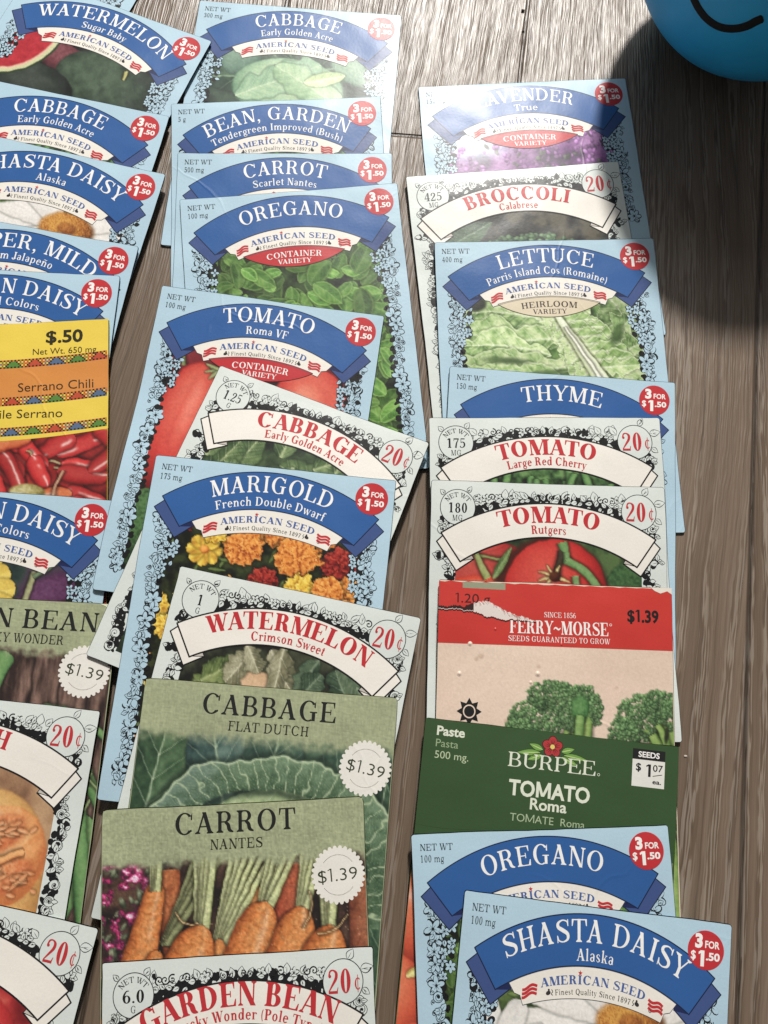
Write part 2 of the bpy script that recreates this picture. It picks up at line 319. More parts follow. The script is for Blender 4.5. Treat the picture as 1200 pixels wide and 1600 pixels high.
        if ch == 'y': P += [_diag(.14, -.24, .28, .04, .06), _dot(.13, -.22, .075)]
    elif ch == 'w': P += [_diag(.20, 0, .04, X, u), _diag(.24, 0, .40, X, .05), _diag(.52, 0, .36, X, u), _diag(.56, 0, .74, X, .05), _rect(-.01, .61, .22, .66), _rect(.66, .61, .84, .66)]; a = .86
    elif ch == '0': P += _ring(.30, .5, .25, .51, 0, 360, w, h); a = .60
    elif ch == '1': stem(.22, t=False); P += [[(.06, .82), (.22, .86), (.22, 1), (.20, 1)]]; a = .60
    elif ch == '2': P += _stroke([(.10, .72, .08), (.16, .92, .08), (.32, .96, .06), (.46, .84, .13), (.44, .62, .14), (.28, .38, .10), (.08, .10, .05)]) + [_rect(.06, 0, .52, .11), [(.46, .1), (.52, .1), (.55, .26), (.52, .26)], _dot(.14, .72, .07)]; a = .60
    elif ch == '3': P += _stroke([(.10, .76, .07), (.16, .93, .07), (.30, .96, .07), (.43, .84, .12), (.41, .64, .11), (.24, .53, .05)]) + _stroke([(.24, .53, .05), (.44, .44, .11), (.47, .22, .14), (.30, .03, .06), (.10, .08, .07), (.10, .2, .09)]); a = .60
    elif ch == '4': P += [_rect(.34, 0, .34 + w * .9, 1), _rect(.04, .26, .58, .33), _diag(.04, .30, .36, 1, .06), _rect(.24, 0, .58, s)]; a = .62
    elif ch == '5': P += [_rect(.14, .90, .50, 1), _rect(.12, .54, .17, .98)] + _stroke([(.13, .52, .05), (.28, .62, .07), (.45, .50, .13), (.46, .22, .14), (.28, .03, .06), (.10, .08, .07), (.09, .2, .09)]); a = .60
    elif ch == '6': P += _ring(.31, .30, .25, .31, 0, 360, w * .9, h) + _stroke([(.11, .30, w * .9), (.13, .62, .13), (.28, .92, .08), (.46, .96, .05)]); a = .60
    elif ch == '7': P += [_rect(.06, .88, .55, 1), _rect(.06, .72, .10, 1)] + _stroke([(.53, .92, .06), (.34, .5, .12), (.26, 0, .15)]); a = .58
    elif ch == '8': P += _ring(.30, .74, .21, .25, 0, 360, w * .85, h) + _ring(.30, .27, .25, .28, 0, 360, w * .95, h); a = .60
    elif ch == '9': P += _ring(.29, .69, .25, .31, 0, 360, w * .9, h) + _stroke([(.49, .70, w * .9), (.47, .38, .13), (.32, .08, .08), (.14, .04, .05)]); a = .60
    elif ch == '.': P.append(_dot(.12, .07, .08)); a = .24
    elif ch == ',': P.append(_dot(.12, .07, .08)); P += _stroke([(.17, .05, .06), (.14, -.1, .06), (.06, -.18, .03)]); a = .26
    elif ch == '(': P += _ring(.40, .40, .32, .70, 130, 230, .10, .02); a = .34
    elif ch == ')': P += _ring(-.06, .40, .32, .70, -50, 50, .10, .02); a = .34
    elif ch == '-': P.append(_rect(.06, .30, .36, .38)); a = .42
    elif ch == '~': P += _stroke([(.04, .36, .05), (.20, .50, .12), (.46, .36, .12), (.62, .50, .05)]); a = .66
    elif ch == '$': P += [list(q) for q in glyph('S', w, h)[0]] + [_rect(.33, -.12, .38, 1.12)]; a = .70
    elif ch == '¢': P += _ring(.30, .36, .24, .34, 45, 315, .11, h) + [_rect(.27, -.12, .32, .86)]; a = .56
    elif ch == '*': 
        st = [(.2 + .2 * (1 if i % 2 == 0 else .42) * math.sin(i * math.pi / 5), .5 + .2 * (1 if i % 2 == 0 else .42) * math.cos(i * math.pi / 5)) for i in range(10)]
        P += [[(.2, .5), st[i], st[(i + 1) % 10]] for i in range(10)]; a = .4
    _gc[key] = (P, a)
    return _gc[key]
KERN = {'AV': -.10, 'VA': -.10, 'AT': -.08, 'TA': -.06, 'LT': -.06, 'LD': 0, 'AY': -.1, 'WA': -.06, 'TO': -.03, 'PA': -.06, 'RV': -.02, 'AW': -.06}
def serif_layout(text, w=.15, h=.055, track=0.0):
    x = 0; out = []
    for i, ch in enumerate(text):
        P, a = glyph(ch, w, h)
        out.append((x, P)); x += a + track + KERN.get(text[i:i + 2], 0)
    return out, x - track

# plain sans lettering from Blender's own built-in typeface, set letter by letter
_sc = {}
def _font_mesh(text, bold):
    cu = bpy.data.curves.new('lettering', 'FONT'); cu.body = text; cu.size = 1.0; cu.offset = bold; cu.resolution_u = 3
    ob = bpy.data.objects.new('lettering', cu); scene.collection.objects.link(ob)
    me = ob.to_mesh()
    vs = [(v.co.x, v.co.y) for v in me.vertices]
    ps = [[vs[i] for i in p.vertices] for p in me.polygons]
    ob.to_mesh_clear(); bpy.data.objects.remove(ob); bpy.data.curves.remove(cu)
    xs = [q[0] for p in ps for q in p] or [0]
    return ps, min(xs), max(xs)
def sans_glyph(ch, bold):
    key = (ch, bold)
    if key in _sc: return _sc[key]
    if ch == '1':
        s_ = .085 + 2 * bold; x = .16
        _sc[key] = ([[(x, 0), (x + s_, 0), (x + s_, .729), (x, .729)], [(x - .13, .60 - bold), (x, .66 - bold), (x, .729), (x - .02, .729), (x - .05, .69), (x - .13, .655)]], .16 + s_ + .12)
    elif ch == 'M':
        s_ = .09 + 2 * bold; H = .729; m = .43
        _sc[key] = ([[(.06, 0), (.06 + s_, 0), (.06 + s_, H), (.06, H)], [(.86 - .06 - s_ + .06, 0), (.86, 0), (.86, H), (.86 - s_, H)], [(.06, H), (m - s_ * .55, .06), (m + s_ * .45, .06), (.06 + s_ * 1.1, H)], [(.86 - s_ * 1.1, H), (m - s_ * .45, .06), (m + s_ * .55, .06), (.86, H)]], .92)
    elif ch in '$m' and bold > .012:
        ps, a = sans_glyph(ch, .0101)
        _sc[key] = ([[(x + d, y) for x, y in p] for d in (-bold * .8, 0, bold * .8) for p in ps], a + bold)
    else:
        _, a, b = _font_mesh('H' + ch + 'H', bold); _, c, d = _font_mesh('HH', bold)
        ps, x0, x1 = _font_mesh(ch, bold) if ch != ' ' else ([], 0, 0)
        _sc[key] = (ps, (b - a) - (d - c))
    return _sc[key]
def sans_polys(text, bold=0.0):
    x = 0; out = []
    for ch in text:
        ps, a = sans_glyph(ch, bold)
        out += [[(px + x, py) for px, py in p] for p in ps]; x += a
    xs = [q[0] for p in out for q in p]; x0, x1 = min(xs), max(xs)
    return [[(px - x0, py) for px, py in p] for p in out], x1 - x0
SANS_CAP = 0.729

# ------------------------------------------------------------------ ink: flat shapes printed on a packet (u, v in mm from its top left corner)
class Ink:
    def __init__(self): self.P = []; self.C = []; self.O = []
    def poly(self, pts, col, off):                        # convex
        self.P.append(pts); self.C.append(col); self.O.append(off)
    def shape(self, pts, col, off):                       # any simple outline
        for t in tessellate_polygon([[Vector((p[0], p[1], 0)) for p in pts]]):
            self.poly([pts[i] for i in t], col, off)
    def many(self, polys, col, off, step=1.5e-6):
        for i, p in enumerate(polys): self.poly(p, col, off + step * (i % 24))
    def disc(self, u, v, r, col, off, n=40, rv=None, rot=0.0):
        rv = rv or r; c, s = math.cos(rot), math.sin(rot)
        self.poly([(u + r * math.cos(a) * c - rv * math.sin(a) * s, v + r * math.cos(a) * s + rv * math.sin(a) * c) for a in (2 * math.pi * i / n for i in range(n))], col, off)
    def ring(self, u, v, r0, r1, col, off, n=48):
        for i in range(n):
            a, b = 2 * math.pi * i / n, 2 * math.pi * (i + 1) / n
            self.poly([(u + r0 * math.cos(a), v + r0 * math.sin(a)), (u + r1 * math.cos(a), v + r1 * math.sin(a)), (u + r1 * math.cos(b), v + r1 * math.sin(b)), (u + r0 * math.cos(b), v + r0 * math.sin(b))], col, off)
    def strip(self, A, B, col, off):
        for i in range(len(A) - 1): self.poly([A[i], A[i + 1], B[i + 1], B[i]], col, off)
    def line(self, pts, wd, col, off, n=1):
        q = [(p[0], p[1], (wd if np.isscalar(wd) else wd[i])) for i, p in enumerate(pts)]
        self.many(_stroke(q, n), col, off, 3e-7)
    def _place(self, items, width, u, v, cap, fit, radius, col, off, rot, align, step):
        sx = cap if fit is None else fit / width
        wtot = sx * width
        x0 = {'c': -wtot / 2, 'l': 0, 'r': -wtot}[align]
        cr, sr = math.cos(rot), math.sin(rot)
        for gx, P in items:
            for i, p in enumerate(P):
                q = []
                for x, y in p:
                    X = x0 + (gx + x) * sx; Y = y * cap
                    if radius:
                        a = X / radius; X, Y = (radius + Y) * math.sin(a), (radius + Y) * math.cos(a) - radius
                    q.append((u + X * cr + Y * sr, v + X * sr - Y * cr))
                self.poly(q, col, off + step * (i % 24))
    def serif(self, text, u, v, cap, col, off, fit=None, radius=None, w=.15, h=.055, track=.03, rot=0.0, align='c'):
        it, wd = serif_layout(text, w, h, track)
        self._place(it, wd, u, v, cap, fit, radius, col, off, rot, align, 1.5e-6)
    def sans(self, text, u, v, cap, col, off, fit=None, radius=None, bold=0.0, rot=0.0, align='c'):
        ps, wd = sans_polys(text, bold)
        k = 1 / SANS_CAP
        self._place([(0, [[(x * k, y * k) for x, y in p] for p in ps])], wd * k, u, v, cap, fit, radius, col, off, rot, align, 4e-7)

def clip_v(pts, lo, hi):
    def half(p, f):
        out = []
        for i in range(len(p)):
            a, b = p[i], p[(i + 1) % len(p)]; fa, fb = f(a), f(b)
            if fa >= 0: out.append(a)
            if fa * fb < 0:
                t = fa / (fa - fb); out.append((a[0] + (b[0] - a[0]) * t, a[1] + (b[1] - a[1]) * t))
        return out
    p = half(pts, lambda q: q[1] - lo)
    return half(p, lambda q: hi - q[1]) if len(p) > 2 else []

def on_paper(c):
    """process inks: never quite black; the lift and greying also mix haze into the colour"""
    c = np.asarray(c, float); g = (c * np.array([.25, .62, .13])).sum(-1, keepdims=True)
    return .010 + .985 * (g + (c - g) * .90)  # a hazy veil of light is put into every ink colour here
class Packet:
    """one paper packet: frame of reference (mm) -> bent sheet"""
    def __init__(self, name, x, y, a, W, L, zb, roll):
        self.sv = 1.0
        self.W, self.L = W * 1e3, L * 1e3; self.zb = zb; self.roll = roll
        self.n = len(zb) - 1; self.vb = np.linspace(0, self.L, self.n + 1)
        ex = np.array([math.cos(a), math.sin(a)]); ey = np.array([math.sin(a), -math.cos(a)])
        c = np.array([x, y]) + ex * W / 2 + ey * L / 2
        self.su = self.W / 82.0                                   # designs are drawn on an 82 mm wide packet
        self.root = bpy.data.objects.new('seed_packet', None)
        self.root.empty_display_size = 0.02
        self.root.location = (c[0], c[1], 0); self.root.rotation_euler = (0, 0, a)
        scene.collection.objects.link(self.root)
        self.slope = np.gradient(zb, self.vb * 1e-3); self.b = bulge_of(name)
    def pos(self, u, v, off):
        u = np.asarray(u) * self.su; v = np.asarray(v)
        z = np.interp(v, self.vb, self.zb) + self.roll * (u - self.W / 2) * 1e-3 + self._sw(u, v) + off
        return np.stack([(u - self.W / 2) * 1e-3, (self.L / 2 - v) * 1e-3, z], -1)
    def _sw(self, u, v): return swell(u / self.W, v / self.L, self.W * 1e-3, self.L * 1e-3, self.b)
    def nrm(self, u, v):
        u = np.asarray(u) * self.su; v = np.asarray(v); e = .2
        s = np.interp(v, self.vb, self.slope) + (self._sw(u, v + e) - self._sw(u, v - e)) / (2e-3 * e)
        g = self.roll + (self._sw(u + e, v) - self._sw(u - e, v)) / (2e-3 * e)
        n = np.stack([-g, s, np.ones_like(s)], -1)
        return n / np.linalg.norm(n, axis=-1, keepdims=True)
    def _mesh(self, name, co, faces, col, nrm, mat, parent):
        me = bpy.data.meshes.new(name)
        me.from_pydata([tuple(c) for c in co.tolist()], [], faces)
        at = me.color_attributes.new('ink', 'FLOAT_COLOR', 'POINT')
        at.data.foreach_set('color', np.concatenate([on_paper(col), np.ones((len(col), 1))], 1).astype(np.float32).ravel())
        me.materials.append(mat)
        if nrm is not None:
            me.polygons.foreach_set('use_smooth', np.ones(len(me.polygons), bool))
            me.normals_split_custom_set_from_vertices(nrm.tolist())
        me.update()
        o = bpy.data.objects.new(name, me); scene.collection.objects.link(o)
        o.parent = parent or self.root
        return o
    def cells(self, p):
        """cut a shape where the bent sheet changes direction"""
        h = self.L / self.n; g = 4.1
        vs = [q[1] for q in p]; k0 = max(0, int(min(vs) / h)); k1 = min(self.n - 1, int(max(vs) / h))
        us = [q[0] for q in p]; j0 = max(0, int(min(us) / g)); j1 = min(19, int(max(us) / g))
        if k0 == k1 and j0 == j1: return [p]
        out = []
        for k in range(k0, k1 + 1):
            q = p if k0 == k1 else clip_v(p, k * h if k > k0 else -99, (k + 1) * h if k < k1 else 999)
            if len(q) < 3: continue
            if j0 == j1: out.append(q); continue
            q = [(y, x) for x, y in q]
            for j in range(j0, j1 + 1):
                r = clip_v(q, j * g if j > j0 else -99, (j + 1) * g if j < j1 else 999)
                if len(r) > 2: out.append([(x, y) for y, x in r])
        return out
    def build(self, ink, name, mat, parent=None):
        U, V, O, C, F = [], [], [], [], []
        h = self.L / self.n
        for p, c, off in zip(ink.P, ink.C, ink.O):
            if self.sv != 1.0: p = [(q[0], q[1] * self.sv) for q in p]
            for q in self.cells(p):
                ar = sum(q[i][0] * q[(i + 1) % len(q)][1] - q[(i + 1) % len(q)][0] * q[i][1] for i in range(len(q)))
                if abs(ar) < 1e-7: continue
                if ar > 0: q = q[::-1]                    # v runs down: keep the faces up
                b = len(U)
                for a in q: U.append(a[0]); V.append(a[1]); O.append(off); C.append(c)
                F.append(tuple(range(b, b + len(q))))
        V = np.array(V); co = self.pos(U, V, np.array(O))
        return self._mesh(name, co, F, np.array(C, float), self.nrm(U, V), mat, parent)
    def envelope(self, col, mat, rnd, corner=0.9):
        """the paper body: bent front, thin soft edge and back"""
        W, L = 82.0, self.L; h = L / self.n
        # outline with slightly rounded, slightly worn corners; points at every bend line
        def outline(ins):
            pts = []; r = corner
            cs = [(r, r, 180, 270), (W - r, r, 270, 360), (W - r, L - r, 0, 90), (r, L - r, 90, 180)]
            for ci, (cx, cy, a0, a1) in enumerate(cs):
                for i in range(4):
                    a = R(a0 + (a1 - a0) * i / 3); pts.append((cx + (r - ins) * math.cos(a), cy + (r - ins) * math.sin(a)))
                if ci == 1: pts += [(W - ins, k * h) for k in range(1, self.n)]
                if ci == 3: pts += [(ins, k * h) for k in range(self.n - 1, 0, -1)]
                if ci in (0, 2):
                    for i in range(1, 20): pts.append((4.1 * (i if ci == 0 else 20 - i), ins if ci == 0 else L - ins))
            return pts
        o1 = outline(0.16); o0 = outline(0.0)
        N = len(o0); f1, f2, f3 = rnd.uniform(0, 6), rnd.uniform(0, 6), rnd.uniform(0, 6)
        wob = [rnd.uniform(-.05, .05) + .10 * math.sin(i * .55 + f1) * math.sin(i * .13 + f2) + .08 * math.sin(i * .23 + f3) for i in range(N)]
        o0 = [(p[0] + w * .8, p[1] + w) for p, w in zip(o0, wob)]; o1 = [(p[0] + w * .8, p[1] + w) for p, w in zip(o1, wob)]
        t = THICK
        rings = [(o1, 0.0), (o0, -.00009), (o0, -t * .6), (o1, -t * .96)]
        co = np.concatenate([self.pos([p[0] for p in r], np.clip([p[1] for p in r], 0, L), np.full(N, off)) for r, off in rings])
        for i, (r, off) in enumerate(rings):                     # keep the wobble beyond the ends
            co[i * N:(i + 1) * N, 1] = (self.L / 2 - np.array([p[1] for p in r])) * 1e-3
        F = []
        for k in range(3):
            for i in range(N):
                j = (i + 1) % N
                F.append((k * N + i, (k + 1) * N + i, (k + 1) * N + j, k * N + j))
        V = [tuple(c) for c in co.tolist()]; nV = len(V)
        # caps: strips between bend lines
        def cap(ring, off, up):
            for c in self.cells(ring):
                if len(c) < 3: continue
                b = len(V)
                pp = self.pos([a[0] for a in c], np.clip([a[1] for a in c], 0, L), np.full(len(c), off))
                pp[:, 1] = (self.L / 2 - np.array([a[1] for a in c])) * 1e-3
                V.extend(tuple(x) for x in pp.tolist())
                idx = tuple(range(b, b + len(c)))
                ar = sum(c[i][0] * c[(i + 1) % len(c)][1] - c[(i + 1) % len(c)][0] * c[i][1] for i in range(len(c)))
                F.append(idx[::-1] if (ar > 0) == up else idx)
        cap(o1, 0.0, True); cap(o1, -t * .96, False)
        col_a = np.tile(np.array(col, float), (len(V), 1))
        edge = np.array(S(228, 224, 216)); col_a[N:3 * N] = col_a[N:3 * N] * .4 + edge * .6
        vv = self.L / 2 - np.array([p[1] for p in V]) * 1e3
        n = self.nrm((np.array([p[0] for p in V]) * 1e3 + self.W / 2) / self.su, np.clip(vv, 0, L))
        # side rings lean outwards
        cxy = np.array([(p[0], p[1]) for p in V])
        out = np.zeros((len(V), 3)); hw, hl = self.W / 2e3, self.L / 2e3
        dx = np.where(np.abs(np.abs(cxy[:, 0]) - hw) < .0009, np.sign(cxy[:, 0]), 0); dy = np.where(np.abs(np.abs(cxy[:, 1]) - hl) < .0009, np.sign(cxy[:, 1]), 0)
        out[:, 0] = dx; out[:, 1] = dy
        lean = np.zeros(len(V)); lean[N:2 * N] = .9; lean[2 * N:3 * N] = 3
        n = n + out * lean[:, None]; n[3 * N:4 * N, 2] *= -1
        n[2 * N:3 * N, 2] *= .2
        nn = np.linalg.norm(n, axis=1, keepdims=True); n = n / nn
        # back cap faces down
        n[V.__len__() - 1:] = n[V.__len__() - 1:]
        me_n = n
        back0 = nV + (len(V) - nV) // 2
        me_n[back0:] *= -1
        return self._mesh('envelope', np.array(V), F, col_a, me_n, mat, None)
    def photo(self, pic, mat, name='photo_print', off=8e-6, parent=None):
        """pic: Pic with colours at grid corners and a mask per corner"""
        U, V, C, M = pic.U, pic.V, lin_np(pic.C), pic.M > 0.5
        ny, nx = U.shape
        idx = np.arange(nx * ny).reshape(ny, nx)
        q = np.stack([idx[:-1, :-1], idx[1:, :-1], idx[1:, 1:], idx[:-1, 1:]], -1).reshape(-1, 4)
        m = M.ravel()
        q = q[(m[q].sum(1) >= 4)]
        used = np.unique(q); re = np.full(nx * ny, -1); re[used] = np.arange(len(used)); q = re[q]
        u, v, c = U.ravel()[used], V.ravel()[used], C.reshape(-1, 3)[used]
        co = self.pos(u, v, off)
        me = bpy.data.meshes.new(name)
        me.vertices.add(len(co)); me.vertices.foreach_set('co', co.astype(np.float32).ravel())
        me.loops.add(q.size); me.loops.foreach_set('vertex_index', q.astype(np.int32).ravel())
        me.polygons.add(len(q)); me.polygons.foreach_set('loop_start', (np.arange(len(q)) * 4).astype(np.int32)); me.polygons.foreach_set('loop_total', np.full(len(q), 4, np.int32))
        me.update(calc_edges=True)
        at = me.color_attributes.new('ink', 'FLOAT_COLOR', 'POINT')
        at.data.foreach_set('color', np.concatenate([on_paper(c), np.ones((len(c), 1))], 1).astype(np.float32).ravel())
        me.materials.append(mat)
        me.polygons.foreach_set('use_smooth', np.ones(len(q), bool))
        me.normals_split_custom_set_from_vertices(self.nrm(u, v).tolist())
        o = bpy.data.objects.new(name, me); scene.collection.objects.link(o); o.parent = parent or self.root
        return o
# ------------------------------------------------------------------ printed pictures: colour worked out point by point on a fine mesh
def _hash(ix, iy, seed):
    n = (ix.astype(np.int64) * 374761393 + iy.astype(np.int64) * 668265263 + seed * 1442695041) & 0x7fffffff
    n = ((n ^ (n >> 13)) * 1274126177) & 0x7fffffff
    n = ((n ^ (n >> 16)) * 2246822519) & 0x7fffffff
    return (n & 0xffff) / 65535.0
def vnoise(x, y, seed=0):
    ix, iy = np.floor(x), np.floor(y); fx, fy = x - ix, y - iy
    fx = fx * fx * (3 - 2 * fx); fy = fy * fy * (3 - 2 * fy)
    ix = ix.astype(np.int64); iy = iy.astype(np.int64)
    a, b, c, d = _hash(ix, iy, seed), _hash(ix + 1, iy, seed), _hash(ix, iy + 1, seed), _hash(ix + 1, iy + 1, seed)
    return a + (b - a) * fx + (c - a) * fy + (a - b - c + d) * fx * fy
def fbm(x, y, seed=0, o=4):
    s = 0; a = .5; t = 0
    for i in range(o):
        s = s + a * vnoise(x, y, seed + i * 17); t += a; a *= .5; x = x * 2.03 + 5.2; y = y * 2.03 + 1.3
    return s / t
def sstep(a, b, x):
    t = np.clip((x - a) / (b - a), 0, 1); return t * t * (3 - 2 * t)
def rgb(*c): return np.array(c, float) / 255.0
def mixc(a, b, t): return a + (b - a) * t[..., None]

class Pic:
    def __init__(self, L, u0, u1, v0, v1, base, sub=11):
        st = L / 28 / sub
        i0, i1 = int(math.floor(v0 / st)), int(math.ceil(v1 / st))
        v = np.arange(i0, i1 + 1) * st
        u = np.linspace(u0, u1, int(round((u1 - u0) / st)) + 1)
        self.U, self.V = np.meshgrid(u, v)
        self.st = st
        self.C = np.zeros(self.U.shape + (3,)) + rgb(*base)
        self.M = np.ones(self.U.shape)
        # slight warp makes every painted outline a little irregular
        self.x = self.U + (fbm(self.U * .35, self.V * .35, 91, 3) - .5) * .8
        self.y = self.V + (fbm(self.U * .35, self.V * .35, 47, 3) - .5) * .8
    def put(self, col, a):
        self.C[...] = self.C + (col - self.C) * a[..., None]
    def window(self, x0, x1, y0, y1):
        """the part of the picture a shape can touch"""
        m = 1.4
        i0, i1 = np.searchsorted(self.V[:, 0], [y0 - m, y1 + m]); j0, j1 = np.searchsorted(self.U[0], [x0 - m, x1 + m])
        w = Pic.__new__(Pic); sl = (slice(i0, i1), slice(j0, j1))
        w.U, w.V, w.C, w.x, w.y = self.U[sl], self.V[sl], self.C[sl], self.x[sl], self.y[sl]
        return w if w.U.size else None
    def mottle(self, cols, scale, seed, sharp=.5):
        n = fbm(self.x * scale, self.y * scale, seed)
        n = np.clip((n - .5) / (1 - sharp) * 1.2 + .5, 0, .999) * (len(cols) - 1)
        c = np.array([rgb(*k) for k in cols]); i = n.astype(int); f = (n - i)[..., None]
        self.put(c[i] * (1 - f) + c[i + 1] * f, np.ones_like(n))
    def _ell(self, cx, cy, rx, ry, rot, dark, mid, light, hl=(-.35, -.45), gloss=0., tex=0.12, seed=1, edge=.8, ts=1.2):
        c, s = math.cos(rot), math.sin(rot)
        dx, dy = self.x - cx, self.y - cy
        X, Y = (dx * c + dy * s) / rx, (-dx * s + dy * c) / ry
        r = np.sqrt(X * X + Y * Y)
        a = 1 - sstep(1 - edge / min(rx, ry) * .5, 1 + edge / min(rx, ry) * .5, r)
        nz = np.sqrt(np.clip(1 - r * r, 0, 1))
        px, py = dx / max(rx, ry), dy / max(rx, ry)
        l = np.clip(nz * .75 + (px * hl[0] + py * hl[1]) * .9 + .05, 0, 1) + (fbm(dx * ts, dy * ts, seed) - .5) * tex * 2
        l = np.clip(l, 0, 1)
        col = np.where((l < .5)[..., None], mixc(rgb(*dark), rgb(*mid), np.clip(l * 2, 0, 1)), mixc(rgb(*mid), rgb(*light), np.clip(l * 2 - 1, 0, 1)))
        if gloss:
            g = np.exp(-(((px - hl[0] * .7) ** 2 + (py - hl[1] * .7) ** 2) / .02)); col = col + (1 - col) * (g * gloss)[..., None]
        self.put(col, a)
    def ell(self, cx, cy, rx, ry, *a, **k):
        r = max(rx, ry) * 1.1 + k.get('edge', .8); w = self.window(cx - r, cx + r, cy - r - self.dy, cy + r - self.dy)
        if w: w._ell(cx, cy, rx, ry, *a, **k)
    def leaf(self, x0, y0, x1, y1, wd, *a, **k):
        r = wd * (1.5 + k.get('ruffle', 0)) + abs(k.get('bend', 0)) + 1.2; w = self.window(min(x0, x1) - r, max(x0, x1) + r, min(y0, y1) - r - self.dy, max(y0, y1) + r - self.dy)
        if w: w._leaf(x0, y0, x1, y1, wd, *a, **k)
    def rod(self, x0, y0, x1, y1, w0, w1, *a, **k):
        r = max(w0, w1) + abs(k.get('bend', 0)) + 1.5; w = self.window(min(x0, x1) - r, max(x0, x1) + r, min(y0, y1) - r - self.dy, max(y0, y1) + r - self.dy)
        if w: w._rod(x0, y0, x1, y1, w0, w1, *a, **k)
    dy = 0.0
    def frame(self, x0, y0, x1, y1, bend=0.):
        """coordinates along (0..1) and across (mm) a curved axis"""
        dx, dy = x1 - x0, y1 - y0; l = math.hypot(dx, dy); dx, dy = dx / l, dy / l
        s = ((self.x - x0) * dx + (self.y - y0) * dy) / l
        t = -(self.x - x0) * dy + (self.y - y0) * dx
        return s, t - bend * 4 * s * (1 - s), l
    def _leaf(self, x0, y0, x1, y1, wd, dark, mid, light, vein, bend=0., veins=6, vw=.22, rim=None, ruffle=0., seed=3, tip=.75, sh=.0, va=.8, slant=1.1, tex=.25, fold=.18):
        s, t, l = self.frame(x0, y0, x1, y1, bend)
        prof = np.clip(s, 0, 1) ** .55 * np.clip(1 - s, 0, 1) ** tip * 1.75
        W = wd * prof * (1 + ruffle * (fbm(s * 9, np.sign(t) * 3 + 7, seed, 2) - .5) * 2)
        d = np.abs(t) - W
        a = (1 - sstep(-.3, .3, d)) * (s > 0) * (s < 1)
        r = np.clip(np.abs(t) / np.maximum(W, .01), 0, 1)
        lum = .5 + fold * np.sign(t) * (1 if sh >= 0 else -1) + (fbm(self.x * .55, self.y * .55, seed) - .5) * tex * 3 + .18 * (1 - r) - .15 * s + abs(sh)
        k = s * veins - np.abs(t) / max(l, 1) * veins * slant
        ph = k - np.floor(k)
        lum = lum + .10 * np.cos(2 * np.pi * (ph - .5))
        lum = np.clip(lum, 0, 1)
        col = np.where((lum < .5)[..., None], mixc(rgb(*dark), rgb(*mid), np.clip(lum * 2, 0, 1)), mixc(rgb(*mid), rgb(*light), np.clip(lum * 2 - 1, 0, 1)))
        lv = np.minimum(ph, 1 - ph) * l / veins
        va_ = np.exp(-(lv / vw) ** 2) * .75 * va * (1 - .5 * r)
        vm = np.exp(-(t / (vw * 1.9 * (1.15 - .8 * np.clip(s, 0, 1)))) ** 2) * va
        col = mixc(col, rgb(*vein), np.clip(va_ + vm, 0, 1))
        if rim is not None: col = mixc(col, rgb(*rim), np.exp(-((d + .25) / .28) ** 2) * .8)
        else: col = mixc(col, rgb(*dark), sstep(.86, 1, r) * .5)
        # cast a soft shadow round the leaf first
        sd = (1 - sstep(0, 1.0, d)) * (s > -.02) * (s < 1.03)
        self.put(rgb(10, 16, 8), sd * .26)
        self.put(col, a)
    def _rod(self, x0, y0, x1, y1, w0, w1, dark, mid, light, bend=0., rings=0, gloss=0., seed=5, round0=.02, round1=.02, hl=-.35, tex=.2):
        s, t, l = self.frame(x0, y0, x1, y1, bend)
        sc = np.clip(s, 0, 1)
        W = w0 + (w1 - w0) * sc
        W = W * np.sqrt(np.clip(1 - np.clip((round0 - s) / round0, 0, 1) ** 2, 0, 1)) * np.sqrt(np.clip(1 - np.clip((s - 1 + round1) / round1, 0, 1) ** 2, 0, 1))
        d = np.abs(t) - W
        a = (1 - sstep(-.25, .25, d)) * (s > 0) * (s < 1)
        r = t / np.maximum(W, .01)
        lum = np.sqrt(np.clip(1 - r * r, 0, 1)) * .8 + hl * r * .5 + (fbm(self.x * .9, self.y * .9, seed) - .5) * tex * 2 - .05
        if rings:
            k = s * rings + fbm(s * rings, t * .4, seed, 2) * .9; ph = np.abs(k - np.floor(k) - .5)
            lum = lum - .22 * np.exp(-(ph / .09) ** 2) * (fbm(t * .7, s * 11, seed + 3, 2) > .48)
        lum = np.clip(lum, 0, 1)
        col = np.where((lum < .5)[..., None], mixc(rgb(*dark), rgb(*mid), np.clip(lum * 2, 0, 1)), mixc(rgb(*mid), rgb(*light), np.clip(lum * 2 - 1, 0, 1)))
        if gloss: col = mixc(col, rgb(255, 240, 230), np.exp(-((r - hl * .9) / .16) ** 2) * gloss * sstep(.42, .62, fbm(s * 4, t * .2, seed + 9, 2)))
        self.put(rgb(14, 8, 6), (1 - sstep(0, 1.3, d)) * (s > -.01) * (s < 1.01) * .45)
        self.put(col, a)
    def grain(self, amt=.05, seed=77):
        self.C = np.clip(self.C * (1 + (vnoise(self.U * 2.2, self.V * 2.2, seed) - .5)[..., None] * amt * 2), 0, 1)

def arch_mask(p, inner, left=8.0, right=74.0, bottom=103.0, sv=1.0):
    """the picture window of the blue and white packets"""
    cv, Rr = inner
    top = cv + Rr - np.sqrt(np.clip(Rr * Rr - (p.U - 41) ** 2, 0, None))
    top = top * sv
    p.M = ((p.V > top - .2) & (p.U > left) & (p.U < right) & (p.V < bottom)).astype(float)

